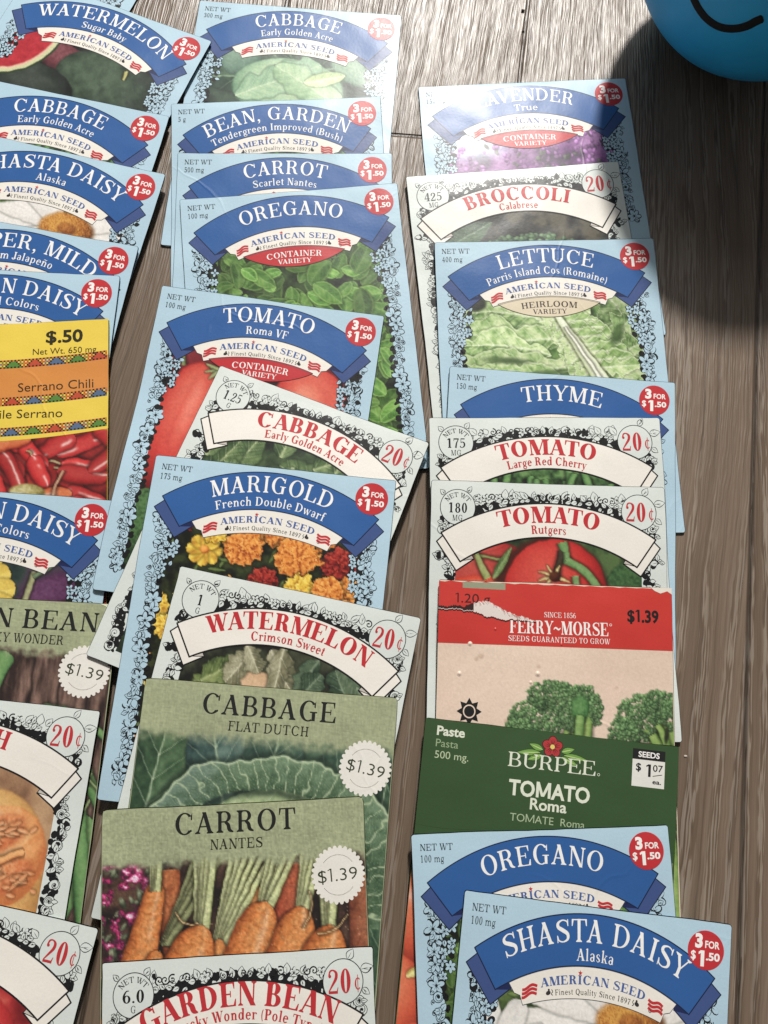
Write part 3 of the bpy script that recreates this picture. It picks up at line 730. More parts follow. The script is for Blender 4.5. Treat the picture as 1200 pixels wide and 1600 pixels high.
# one function per picture; B = (L, v0, v1)
def pic_watermelon(L, v1):
    p = Pic(L, 7, 75, 13, v1, (22, 26, 22)); rnd = random.Random(4)
    p.mottle([(18, 18, 18), (40, 34, 36), (28, 40, 30)], .12, 2)
    p.rod(2, 22, 40, 33, 5, 7, (60, 26, 34), (106, 48, 56), (140, 78, 84), seed=8, tex=.3)
    p.ell(56, 38, 25, 16, .25, (16, 24, 18), (36, 52, 38), (78, 98, 76), tex=.34, ts=.3, seed=3)
    p.ell(27, 46, 17, 10, .1, (16, 22, 18), (36, 44, 38), (66, 76, 66), tex=.3, ts=.3, seed=12)
    q = np.hypot((p.x - 2) / 25.5, (p.y - 24) / 24.0); n = fbm(p.x * .5, p.y * .5, 14, 3)
    p.put(rgb(40, 60, 34), 1 - sstep(1.0, 1.02, q)); p.put(rgb(206, 206, 156), 1 - sstep(.965, .985, q)); p.put(rgb(226, 190, 160), 1 - sstep(.90, .93, q))
    p.put(mixc(rgb(160, 16, 34), rgb(206, 44, 58), n), 1 - sstep(.86, .90, q))
    p.rod(57.5, 26.4, 58.3, 30.6, .8, .6, (120, 110, 40), (176, 170, 96), (206, 200, 130))
    p.grain(); return p
def pic_cabbage(L, v1):
    p = Pic(L, 7, 75, 13, v1, (30, 48, 36))
    p.mottle([(26, 42, 32), (48, 70, 54), (66, 88, 66)], .2, 5)
    V = (150, 180, 140)
    for x0, y0, x1, y1, w in [(40, 30, 8, 22, 8), (41, 30, 18, 12, 8), (42, 30, 34, 8, 7), (42, 30, 52, 8, 7), (43, 30, 66, 14, 8), (44, 31, 76, 24, 9), (40, 34, 6, 36, 9)]:
        p.leaf(x0, y0, x1, y1, w, (28, 50, 38), (52, 80, 60), (82, 110, 84), V, veins=5, vw=.28, seed=int(x1), tip=.5)
    p.ell(20, 26, 8, 9, .2, (62, 92, 78), (98, 132, 112), (134, 164, 140), seed=5, tex=.2)
    p.ell(66, 29, 11, 6, .5, (56, 90, 68), (100, 140, 110), (140, 172, 140), seed=6, tex=.3)
    p.ell(40, 39, 22, 14, .05, (92, 134, 100), (150, 186, 146), (206, 222, 178), hl=(.1, -.5), tex=.14, seed=9)
    p.leaf(20, 44, 52, 27, 9, (104, 146, 112), (152, 190, 150), (196, 218, 176), (216, 230, 196), veins=7, vw=.2, seed=7, tip=.5, ruffle=.3, va=.6, tex=.14, fold=.08)
    p.leaf(62, 46, 34, 29, 8, (112, 152, 112), (164, 198, 150), (206, 224, 178), (220, 232, 198), veins=7, vw=.2, seed=9, tip=.5, ruffle=.3, va=.5, tex=.14, fold=.08)
    p.leaf(46, 36, 62, 31, 4, (150, 180, 120), (196, 212, 150), (226, 234, 184), (236, 240, 206), veins=5, vw=.2, seed=8, tip=.6)
    p.grain(); return p
def pic_daisy(L, v1):
    p = Pic(L, 7, 75, 13, v1, (74, 96, 44))
    p.mottle([(40, 62, 26), (84, 108, 50), (120, 134, 78)], .15, 3)
    for a, l in ((172, 40), (196, 38), (150, 34), (126, 34), (100, 34), (74, 34), (48, 34), (22, 34), (-4, 34), (-30, 30), (222, 30)):
        x, y = 53, 31
        p.leaf(x, y, x + l * math.cos(R(a)), y + l * .9 * math.sin(R(a)), 4.6, (196, 190, 184), (232, 227, 221), (250, 247, 243), (212, 206, 200), veins=1, vw=.3, seed=a, tip=.22, va=.22, tex=.05, fold=.04)
    p.ell(53, 31.5, 10.5, 7.6, .05, (96, 50, 14), (176, 104, 30), (220, 160, 60), tex=.6, ts=2.6, seed=3, edge=2.0)
    p.ell(53, 30.5, 3.4, 2.2, .05, (110, 56, 20), (150, 84, 26), (190, 120, 40), tex=.5, ts=2.6, seed=5, edge=1.4)
    for a in (150, 175, 200, 232, 265): p.leaf(13, 46, 13 + 19 * math.cos(R(a + 60)), 46 + 19 * math.sin(R(a + 60)), 3.6, (196, 192, 188), (230, 226, 220), (246, 244, 240), (200, 196, 192), veins=1, seed=a, tip=.3, va=.2, tex=.08, fold=.06)
    p.leaf(16, 27, 34, 22, 2.0, (30, 54, 18), (72, 106, 40), (120, 150, 76), (130, 150, 80), seed=4)
    p.grain(); return p
def pic_herb(L, v1, right=76.0):
    p = Pic(L, 6, right, 13, v1, (26, 40, 18)); rnd = random.Random(11)
    p.mottle([(18, 24, 14), (38, 54, 24), (58, 82, 34)], .25, 5)
    N = int(4.2 * (v1 - 8))
    for i in range(N):
        x, y = rnd.uniform(2, 78), rnd.uniform(14, v1 + 3); a = rnd.uniform(0, 6.28); l = rnd.uniform(7, 14)
        g = rnd.uniform(.72, 1.2) * (.62 + .38 * i / N)
        D, Mi, Li = [tuple(min(255, c * g) for c in q) for q in ((44, 84, 24), (88, 142, 50), (142, 186, 88))]
        p.leaf(x, y, x + l * math.cos(a), y + l * math.sin(a), l * rnd.uniform(.30, .42), D, Mi, Li, tuple(min(255, c * g) for c in (150, 190, 104)), bend=rnd.uniform(-1.4, 1.4), veins=5, vw=.17, rim=tuple(min(255, c * g) for c in (150, 192, 92)), seed=i, tip=.62, va=.55, fold=.13)
    p.grain(); return p
def pic_tomato_roma(L, v1):
    p = Pic(L, 7, 75, 13, v1, (60, 16, 18))
    p.mottle([(50, 12, 16), (96, 18, 22), (120, 24, 26)], .1, 5)
    p.ell(14, 27, 13, 9, -.2, (60, 10, 20), (112, 20, 30), (140, 40, 46), tex=.1)
    p.ell(16, 53, 11, 26, .18, (96, 10, 14), (196, 42, 32), (230, 112, 88), hl=(.25, -.45), tex=.06, edge=.8); p.ell(19, 47, 3.2, 15, .2, (206, 60, 46), (222, 90, 70), (236, 130, 108), edge=5, tex=.1); p.rod(14, 29, 12.5, 24, .9, .5, (60, 80, 40), (104, 120, 66), (150, 160, 100))
    p.ell(62, 45, 16, 22, -.2, (120, 16, 18), (206, 52, 40), (236, 120, 94), hl=(.05, -.4), tex=.06); p.ell(60, 38, 7, 9, -.3, (210, 70, 52), (226, 100, 76), (240, 140, 112), edge=7, tex=.08)
    p.ell(40, 70, 18, 26, .1, (130, 16, 18), (206, 40, 34), (230, 90, 70), hl=(-.2, -.4), gloss=.3, tex=.06)
    p.ell(14, 90, 14, 15, 0, (18, 34, 16), (40, 70, 34), (80, 120, 66), tex=.5, seed=8)
    p.leaf(26, 29, 33, 25, 2, (50, 70, 30), (100, 120, 60), (150, 160, 100), (160, 170, 110), seed=6)
    for a in (200, 235, 160): p.leaf(27, 29, 27 + 6 * math.cos(R(a)), 29 - 5 * math.sin(R(a)), 1, (60, 80, 40), (120, 130, 80), (160, 170, 110), (160, 170, 110), seed=a)
    p.grain(); return p
def pic_greens(L, v1):
    p = Pic(L, 6, 76, 17, v1, (24, 34, 22)); rnd = random.Random(6)
    p.mottle([(20, 26, 18), (42, 58, 36), (70, 90, 56)], .2, 4)
    for i in range(26):
        x, y = rnd.uniform(6, 76), rnd.uniform(22, 46); a = rnd.uniform(0, 6.28); l = rnd.uniform(14, 26)
        p.leaf(x, y, x + l * math.cos(a), y + l * math.sin(a), l * .34, (34, 54, 30), (74, 100, 56), (128, 150, 96), (178, 190, 140), veins=5, vw=.24, ruffle=.2, seed=i, tip=.45)
    p.grain(); return p
def pic_marigold(L, v1):
    p = Pic(L, 6, 76, 13, v1, (22, 24, 12)); rnd = random.Random(3)
    p.mottle([(12, 14, 8), (30, 36, 16), (52, 62, 26)], .35, 5)
    for i in range(70):
        x, y = rnd.uniform(5, 77), rnd.uniform(16, v1); a = rnd.uniform(0, 6.28); l = rnd.uniform(4, 8)
        p.leaf(x, y, x + l * math.cos(a), y + l * math.sin(a), .8, (24, 40, 14), (62, 84, 30), (110, 130, 56), (110, 130, 60), seed=i, veins=3)
    def flower(x, y, r, D, Mi, Li, n=4, k=13):
        w = p.window(x - r * 1.2, x + r * 1.2, y - r * 1.2, y + r * 1.2)
        if not w: return
        sd = rnd.randrange(999); dx, dy = w.x - x, (w.y - y) * 1.08
        an = np.arctan2(dy, dx); rr = np.hypot(dx, dy) / r
        edge = 1 + .055 * np.cos(an * (k - 3) + sd) + (fbm(an * 3, rr * 0 + sd, sd, 2) - .5) * .2
        q = rr / edge + (fbm(dx * .75, dy * .75, sd, 3) - .5) * .46
        ring = np.clip(q, 0, 1.2) * n; j = np.floor(ring); fr = ring - j
        pet = np.cos(an * np.floor(3 + j * 3.2) + j * 2.4 + sd + (fbm(an * 2.2, j + sd, sd + 8, 2) - .5) * 7)
        lum = .34 + .42 * fr + .20 * pet - .15 * (pet < -.75) + (fbm(dx * 1.6, dy * 1.6, sd + 5, 2) - .5) * .5 - dy / r * .10 - dx / r * .05
        lum = np.clip(lum, 0, 1)
        col = np.where((lum < .5)[..., None], mixc(rgb(*D), rgb(*Mi), np.clip(lum * 2, 0, 1)), mixc(rgb(*Mi), rgb(*Li), np.clip(lum * 2 - 1, 0, 1)))
        w.put(rgb(10, 10, 6), (1 - sstep(1.0, 1.25, q)) * .5)
        w.put(col, 1 - sstep(.96, 1.04, q))
    OR = ((150, 62, 8), (228, 132, 26), (250, 182, 80)); YE = ((178, 118, 8), (236, 192, 30), (252, 226, 96)); RE = ((60, 8, 8), (146, 22, 18), (206, 70, 40))
    for x, y, r, q, n in [(14, 20, 5, RE, 3), (26, 21, 4.4, OR, 2), (19, 45, 5.0, YE, 3), (8, 50, 5, YE, 3), (3, 60, 4, OR, 3), (66, 31, 6, RE, 4), (70, 38, 4, OR, 2), (42, 39, 5, RE, 3), (30, 43, 5, OR, 3), (44, 22, 5.5, OR, 4), (60, 22, 5, OR, 4), (73, 43, 4, OR, 3), (36, 25, 4.5, OR, 3)]:
        flower(x, y, r, *q, n=n)
    for a in range(0, 360, 45): p.leaf(21.5, 30.5, 21.5 + 6 * math.cos(R(a)), 30.5 + 5.4 * math.sin(R(a)), 1.8, *YE, (220, 180, 30), seed=a, tip=.3, veins=2)
    p.ell(21.5, 30.5, 1.6, 1.4, 0, *OR)
    flower(34, 28.5, 6.4, *OR, n=5, k=15); flower(52, 30, 7.6, *OR, n=5, k=15); flower(54.5, 40.5, 5.8, *YE, n=4); flower(63.5, 40, 5.4, *OR, n=4); flower(71, 46, 4.6, *OR, n=3); flower(24, 24, 4.2, *YE, n=3); flower(38, 44, 5, *OR, n=3)
    for i in range(5): flower(rnd.uniform(5, 14), rnd.uniform(50, 104), rnd.uniform(2.6, 4.4), *rnd.choice([OR, YE]), n=3)
    p.grain(); return p
def pic_melon_crimson(L, v1):
    p = Pic(L, 6, 76, 17, v1, (30, 32, 24)); rnd = random.Random(9)
    p.mottle([(22, 22, 20), (46, 50, 36), (70, 76, 54)], .2, 4)
    p.ell(36, 36.5, 15, 9, .05, (150, 100, 70), (206, 164, 122), (226, 190, 150), tex=.15, seed=5)
    p.ell(56, 38, 9, 8, .1, (176, 150, 110), (226, 208, 176), (240, 228, 204), tex=.1, seed=5)
    for x0, y0, x1, y1, w, g in [(22, 30, 14, 42, 6, 0), (16, 34, 26, 26, 5, 0), (30, 22, 24, 33, 5, 1), (36, 20, 46, 32, 4.5, 1), (40, 18, 40, 33, 4, 1), (52, 20, 47, 34, 4.6, 2), (66, 34, 58, 22, 7, 2), (60, 34, 76, 42, 8, 2), (48, 34, 54, 24, 4, 2), (66, 26, 74, 34, 5, 2), (28, 20, 34, 28, 4, 1)]:
        D, Mi, Li = [((50, 66, 30), (98, 116, 60), (148, 160, 96)), ((84, 84, 60), (136, 132, 100), (186, 182, 150)), ((32, 50, 36), (66, 88, 64), (110, 128, 98))][g]
        p.leaf(x0, y0, x1, y1, w, D, Mi, Li, tuple(min(255, c + 26) for c in Li), veins=4, vw=.2, ruffle=.5, seed=x0, tip=.5)
    p.grain(); return p
def pic_lavender(L, v1):
    p = Pic(L, 6, 76, 13, v1, (120, 70, 130)); rnd = random.Random(3)
    p.mottle([(70, 44, 80), (134, 76, 142), (176, 126, 182)], .14, 5)
    p.ell(18, 27, 14, 7, 0, (170, 196, 214), (206, 220, 230), (230, 236, 240), edge=9, tex=.1)
    for i in range(420):
        x, y = rnd.uniform(5, 77), rnd.uniform(21, v1); 
        if x < 26 and y < 29 and rnd.random() < .8: continue
        g = rnd.uniform(.7, 1.25)
        c = [(84, 40, 96), (138, 72, 148), (190, 140, 196)] if rnd.random() < .8 else [(40, 44, 40), (70, 72, 66), (104, 104, 96)]
        p.ell(x, y, rnd.uniform(.5, 1.1), rnd.uniform(.7, 1.5), rnd.uniform(-.6, .6), *[tuple(min(255, k * g) for k in q) for q in c], edge=.6, seed=i)
    p.grain(.08); return p
def pic_broccoli_dark(L, v1):
    p = Pic(L, 6, 76, 17, v1, (34, 38, 34)); rnd = random.Random(3)
    p.mottle([(22, 22, 22), (58, 56, 50), (96, 90, 74)], .18, 5)
    p.leaf(8, 34, 30, 22, 7, (40, 60, 46), (70, 96, 70), (110, 132, 100), (140, 160, 130), seed=4)
    for i in range(300):
        x = rnd.uniform(20, 62); y = 30 + (x - 42) ** 2 * .012 + rnd.uniform(-2.0, 9)
        g = rnd.uniform(.7, 1.2)
        p.ell(x, y, rnd.uniform(.6, 1.3), rnd.uniform(.6, 1.1), 0, *[tuple(k * g for k in q) for q in ((40, 66, 46), (84, 120, 80), (130, 160, 116))], edge=.5, seed=i)
    p.grain(); return p
def pic_lettuce(L, v1):
    p = Pic(L, 6, 76, 13, v1, (80, 116, 52)); rnd = random.Random(5)
    p.mottle([(40, 62, 28), (84, 122, 54), (130, 166, 90)], .2, 5)
    D, Mi, Li, Ve, Ri = (72, 108, 44), (150, 186, 108), (214, 230, 172), (232, 240, 204), (226, 238, 190)
    def big(x0, y0, x1, y1, w, i, bend=0., g=1.0):
        k = [tuple(min(255, c * g) for c in q) for q in (D, Mi, Li, Ve, Ri)]
        p.leaf(x0, y0, x1, y1, w, k[0], k[1], k[2], k[3], bend=bend, veins=7, vw=.26, ruffle=.75, rim=k[4], seed=i, tip=.35, va=.75, tex=.42, fold=.22, slant=.8)
    for i, a in enumerate([(74, 40, 60, 20, 9), (76, 60, 66, 28, 10), (70, 66, 78, 36, 9), (36, 34, 14, 20, 8), (30, 36, 6, 26, 7)]): big(*a, i, rnd.uniform(-2, 2), .82)
    for i, a in enumerate([(42, 34, 10, 29, 6.5), (46, 39, 5, 35, 6.5), (40, 46, 4, 42, 6), (48, 50, 8, 48, 7), (46, 58, 4, 54, 7), (54, 64, 14, 62, 7), (60, 70, 24, 70, 7)]): big(*a, i + 10, (-1) ** i * 2.4, .95 + .04 * (i % 3))
    for i, a in enumerate([(52, 44, 70, 32, 6), (56, 50, 73, 42, 6), (60, 58, 76, 52, 6.5)]): big(*a, i + 30, 2 - 2 * i, .92)
    # ruffled ridges and folds
    w1, w2 = (fbm(p.x * .10, p.y * .22, 51, 2) - .5) * 16, (fbm(p.x * .2, p.y * .2, 52, 2) - .5) * 10
    n = np.abs(np.sin((p.y + w1 + p.x * .12) * .55 + w2 * .2)); p.put(rgb(66, 100, 40), np.exp(-(n / .10) ** 2) * .5 * sstep(.4, .6, fbm(p.x * .2, p.y * .3, 7, 2)) * (p.x < 50))
    n = np.abs(np.sin((p.y + w1 + p.x * .12 + 1.0) * .55 + w2 * .2)); p.put(rgb(232, 240, 204), np.exp(-(n / .12) ** 2) * .55 * sstep(.4, .6, fbm(p.x * .2, p.y * .3, 8, 2)) * (p.x < 52))
    # the front leaf: broad pale rib, frilled blades
    for s_ in (-1, 1):
        for i in range(8):
            t = i / 8; x, y = 43 + 14 * t, 30 + 24 * t
            p.leaf(x, y, x + s_ * (8 + 5 * t) + 5, y + (1 if s_ > 0 else 8) - 2, 3.6, (104, 142, 66), (172, 202, 128), (222, 234, 182), (238, 243, 216), veins=3, vw=.2, ruffle=.8, rim=(232, 240, 200), seed=i + 20, tip=.4, tex=.35)
    p.rod(42, 28, 59, 58, .8, 3.0, (188, 204, 148), (228, 236, 200), (246, 248, 230), seed=7, tex=.1)
    p.rod(46, 35, 60, 60, .3, .7, (206, 218, 170), (244, 246, 226), (250, 250, 238), seed=9)
    p.ell(24, 47.5, 7, 1.2, .1, (34, 54, 24), (54, 80, 36), (80, 110, 50), edge=2); p.ell(14, 25, 4, 3, .1, (34, 40, 30), (50, 52, 42), (66, 70, 56), edge=1.5)
    p.ell(65, 38, 1.6, 4, .5, (34, 56, 26), (56, 82, 38), (90, 120, 60), edge=2); p.ell(36, 53, 8, 1.0, -.1, (40, 62, 28), (60, 90, 40), (90, 120, 60), edge=2)
    p.grain(); return p
def pic_tomato_slicer(L, v1):
    p = Pic(L, 6, 76, 17, v1, (40, 44, 30))
    p.mottle([(24, 34, 22), (52, 76, 40), (84, 110, 60)], .16, 5)
    p.ell(20, 31, 15, 11, -.1, (120, 16, 20), (178, 40, 36), (206, 84, 70), tex=.08)
    p.ell(16, 42, 17, 10, -.05, (170, 30, 18), (214, 62, 34), (236, 120, 80), hl=(0, -.5), gloss=.2, tex=.06)
    p.ell(69, 37, 9, 11, 0, (18, 34, 20), (34, 66, 34), (70, 110, 60), tex=.4, seed=4)
    p.ell(42, 37, 19.8, 18.8, 0, (50, 20, 14), (70, 24, 16), (80, 30, 20), edge=2.5)
    p.ell(43.5, 36, 17.6, 17, 0, (132, 12, 14), (198, 34, 30), (226, 84, 66), hl=(-.25, -.35), gloss=.25, tex=.05)
    p.rod(14, 24, 27, 26, .5, .4, (70, 90, 40), (120, 140, 70), (160, 176, 104), bend=1)
    p.rod(16, 25, 20, 33, .9, 1.2, (90, 110, 50), (150, 160, 90), (190, 196, 130)); p.leaf(22, 33, 28, 22, 1.9, (50, 76, 36), (92, 124, 60), (140, 164, 96), (150, 170, 110), seed=5)
    p.rod(45.5, 20, 47.5, 27, 1.7, 1.5, (50, 92, 44), (96, 140, 76), (142, 176, 112)); p.rod(47, 26, 59, 37, 1.4, 1.5, (54, 94, 46), (102, 146, 80), (146, 180, 116), bend=-1.6); p.rod(50, 31, 51, 38, 1.2, .8, (60, 96, 50), (110, 146, 84), (150, 180, 120))
    p.rod(45.2, 23, 43.4, 33, .9, 1.3, (24, 20, 14), (56, 44, 30), (90, 74, 50))
    for a in (160, 200, 240, 290, 20, 130): p.leaf(43, 31.6, 43 + 6 * math.cos(R(a)), 31.6 + 4.6 * math.sin(R(a)), .8, (110, 70, 20), (176, 140, 70), (220, 206, 140), (230, 214, 150), seed=a, veins=2)
    p.ell(43, 31.6, 2.0, 1.9, 0, (40, 14, 8), (70, 26, 14), (100, 50, 24))
    p.grain(); return p
def pic_squash(L, v1):
    p = Pic(L, 6, 76, 17, v1, (150, 110, 80))
    p.mottle([(120, 84, 60), (164, 122, 88), (190, 150, 110)], .1, 5)
    p.ell(50, 60, 23, 34, .25, (176, 120, 56), (224, 172, 96), (242, 206, 140), tex=.08, hl=(-.3, -.3))
    p.ell(59, 46, 14, 15, .3, (200, 112, 52), (234, 158, 88), (246, 196, 136), tex=.3, ts=.6)
    rnd = random.Random(2)
    for sd, (cx, cy) in enumerate([(57, 40), (61, 52)]):
        p.ell(cx, cy, 9, 5, -.5, (186, 88, 40), (218, 120, 64), (238, 164, 104), tex=.5, ts=1.4, seed=sd, edge=3)
        for i in range(22):
            x, y = cx + rnd.gauss(0, 4.2), cy + rnd.gauss(0, 2.3)
            p.leaf(x, y, x + rnd.uniform(2, 4.2), y + rnd.uniform(-2.5, 1.4), .8, (206, 118, 62), (228, 148, 90), (240, 182, 130), (236, 170, 116), seed=i, veins=1, va=.2)
    p.rod(48, 52, 66, 44, 1.4, .8, (220, 130, 60), (238, 164, 92), (248, 190, 124)); p.ell(54, 86, 22, 6, -.35, (120, 72, 30), (176, 120, 66), (204, 150, 90), edge=3)
    p.grain(); return p
def pic_red_fruit(L, v1):
    p = Pic(L, 6, 76, 17, v1, (150, 30, 34)); p.mottle([(120, 18, 24), (176, 40, 40), (206, 84, 70)], .12, 4)
    p.ell(50, 40, 18, 18, 0, (140, 16, 22), (204, 44, 44), (232, 110, 96), gloss=.4, tex=.05)
    p.ell(20, 42, 17, 18, 0, (140, 16, 22), (204, 44, 44), (232, 110, 96), gloss=.4, tex=.05)
    p.grain(); return p
def pic_green_sliver(L, v1):
    p = Pic(L, 6, 76, 17, v1, (40, 70, 36)); p.mottle([(26, 30, 24), (60, 96, 50), (110, 150, 84)], .3, 6); rnd = random.Random(2)
    for i in range(24):
        x = rnd.uniform(6, 74); p.rod(x, rnd.uniform(18, 26), x + rnd.uniform(-8, 8), max(46, v1 + 2), 1.2, 1.4, (36, 74, 36), (80, 130, 66), (140, 180, 110), seed=i, bend=rnd.uniform(-2, 2))
    p.grain(); return p
def pic_african(L, v1):
    p = Pic(L, 7, 75, 13, v1, (36, 52, 50)); p.mottle([(30, 46, 46), (50, 66, 60), (74, 60, 76)], .12, 5)
    p.ell(64, 34, 12, 7, -.5, (56, 22, 54), (84, 38, 78), (110, 66, 104), edge=4, tex=.3); p.ell(70, 42, 6, 5, 0, (60, 20, 48), (96, 36, 74), (130, 70, 110), edge=2)
    p.rod(58, 26, 55, 46, 1.0, 1.0, (90, 96, 60), (150, 150, 104), (190, 188, 140)); p.rod(58, 28, 66, 22, .8, .4, (60, 84, 60), (96, 120, 84), (130, 150, 110)); p.rod(60, 42, 74, 33, .5, .5, (90, 80, 60), (140, 124, 100), (180, 160, 130))
    for a in range(-80, 110, 17): p.leaf(30, 36, 30 + 23 * math.cos(R(a)), 36 + 20 * math.sin(R(a)), 4.0, (196, 160, 40), (236, 206, 84), (250, 232, 140), (214, 180, 60), seed=a, tip=.3, veins=1, va=.4, tex=.1, fold=.1)
    p.grain(); return p
def pic_chili(L, v1):
    p = Pic(L, 0.3, 81.7, 41, v1, (110, 14, 14)); rnd = random.Random(8)
    p.mottle([(84, 8, 10), (140, 20, 20), (170, 34, 30)], .2, 5)
    for i in range(95):
        x, y = rnd.uniform(-2, 84), rnd.uniform(43, v1); a = rnd.uniform(.1, 1.3) if rnd.random() < .75 else rnd.uniform(2, 3); l = rnd.uniform(12, 20); c, s = math.cos(a), math.sin(a); g = rnd.uniform(.85, 1.1)
        p.rod(x - c * l / 2, y - s * l / 2, x + c * l / 2, y + s * l / 2, rnd.uniform(2.8, 3.8), rnd.uniform(2.0, 3.0), *[tuple(min(255, k * g) for k in q) for q in ((112, 8, 12), (190, 26, 28), (226, 84, 76))], bend=rnd.uniform(-1.2, 1.2), gloss=.75, seed=i, round0=.25, round1=.3, tex=.05)
        if rnd.random() < .4: p.rod(x - c * l * .52, y - s * l * .52, x - c * l * .80, y - s * l * .66, .5, .35, (100, 84, 50), (160, 140, 96), (200, 184, 140), bend=.6, seed=i)
    for x, y in [(41, 46), (12, 50), (55, 66)]: p.rod(x, y, x + 15, y - 3, 3.2, 2.6, (150, 40, 16), (208, 96, 44), (232, 150, 96), gloss=.4, round0=.25, round1=.3, bend=-1)
    p.ell(55, 62, 6.2, 3.4, .1, (120, 104, 44), (166, 152, 84), (206, 196, 140), tex=.4)
    p.leaf(44, 82, 66, 66, 4.8, (104, 84, 56), (158, 136, 100), (198, 180, 146), (196, 176, 140), bend=2.6, ruffle=.6, seed=4, veins=5); p.rod(64, 67, 67, 55, .5, .5, (110, 60, 40), (180, 130, 96), (214, 176, 140), bend=-1.2)
    p.grain(); return p
def _olive_header(p, h, soft=3.0, seed=3):
    n = fbm(p.U * .5, p.V * .5, seed, 3)
    a = 1 - sstep(h - soft, h + soft * .5, p.V + (n - .5) * 4)
    w = (vnoise(p.U * .6, p.V * 5.5, 5) + vnoise(p.U * 5.5, p.V * .6, 6) - 1) * .10 + (fbm(p.U * .08, p.V * .08, 9, 2) - .5) * .10
    p.put(np.clip(rgb(160, 167, 128) * (1 + w[..., None]), 0, 1), a)
def pic_beans(L, v1):
    p = Pic(L, 0.4, 81.6, 0.4, v1, (90, 64, 54)); rnd = random.Random(5)
    n = fbm(p.x * .55, p.y * .12, 3, 4); p.put(mixc(rgb(46, 30, 26), rgb(140, 108, 94), np.clip((n - .3) * 2.2, 0, 1)), np.ones_like(n))
    k = p.x / 9 + (fbm(p.x * .1, p.y * .1, 4, 2)) * .3; ph = np.abs(k - np.floor(k) - .5); p.put(rgb(30, 20, 18), np.exp(-(ph / .05) ** 2) * .8)
    G = ((30, 66, 30), (84, 132, 70), (140, 178, 110))
    for x0, y0, x1, y1, w0, w1, b in [(30, 18, 44, 48, 3.4, 3.2, -3), (47, 17, 42, 47, 4.2, 3.6, 2), (10, 20, 26, 36, 3.2, 2.6, 2), (36, 30, 37, 60, 2.2, 2.0, 1), (14, 44, 64, 56, 2.6, 1.4, -6), (20, 47, 60, 60, 2.4, 1.8, -5), (60, 34, 84, 44, 1.4, 1.2, -3), (62, 46, 56, 62, 2, 1.4, 1), (66, 42, 80, 90, 2.4, 3.4, 2), (70, 42, 84, 76, 2.2, 2.4, 3), (74, 40, 86, 66, 2, 2, 2), (80, 66, 64, 110, 4.6, 3.0, -4), (76, 60, 83, 100, 2.4, 2.4, 0), (70, 100, 60, 118, 2, 2, 1)]:
        p.rod(x0, y0, x1, y1, w0, w1, *G, bend=b, seed=int(x0), tex=.12, round0=.1, round1=.1)
    for i in range(26):
        x, y = rnd.uniform(56, 80), rnd.uniform(40, 64); p.rod(x, y, x + rnd.uniform(-6, 6), y + rnd.uniform(3, 8), .4, .3, (60, 84, 50), (120, 140, 86), (170, 184, 130), seed=i, bend=rnd.uniform(-2, 2))
    _olive_header(p, 17.5, 2.6); p.grain(); return p
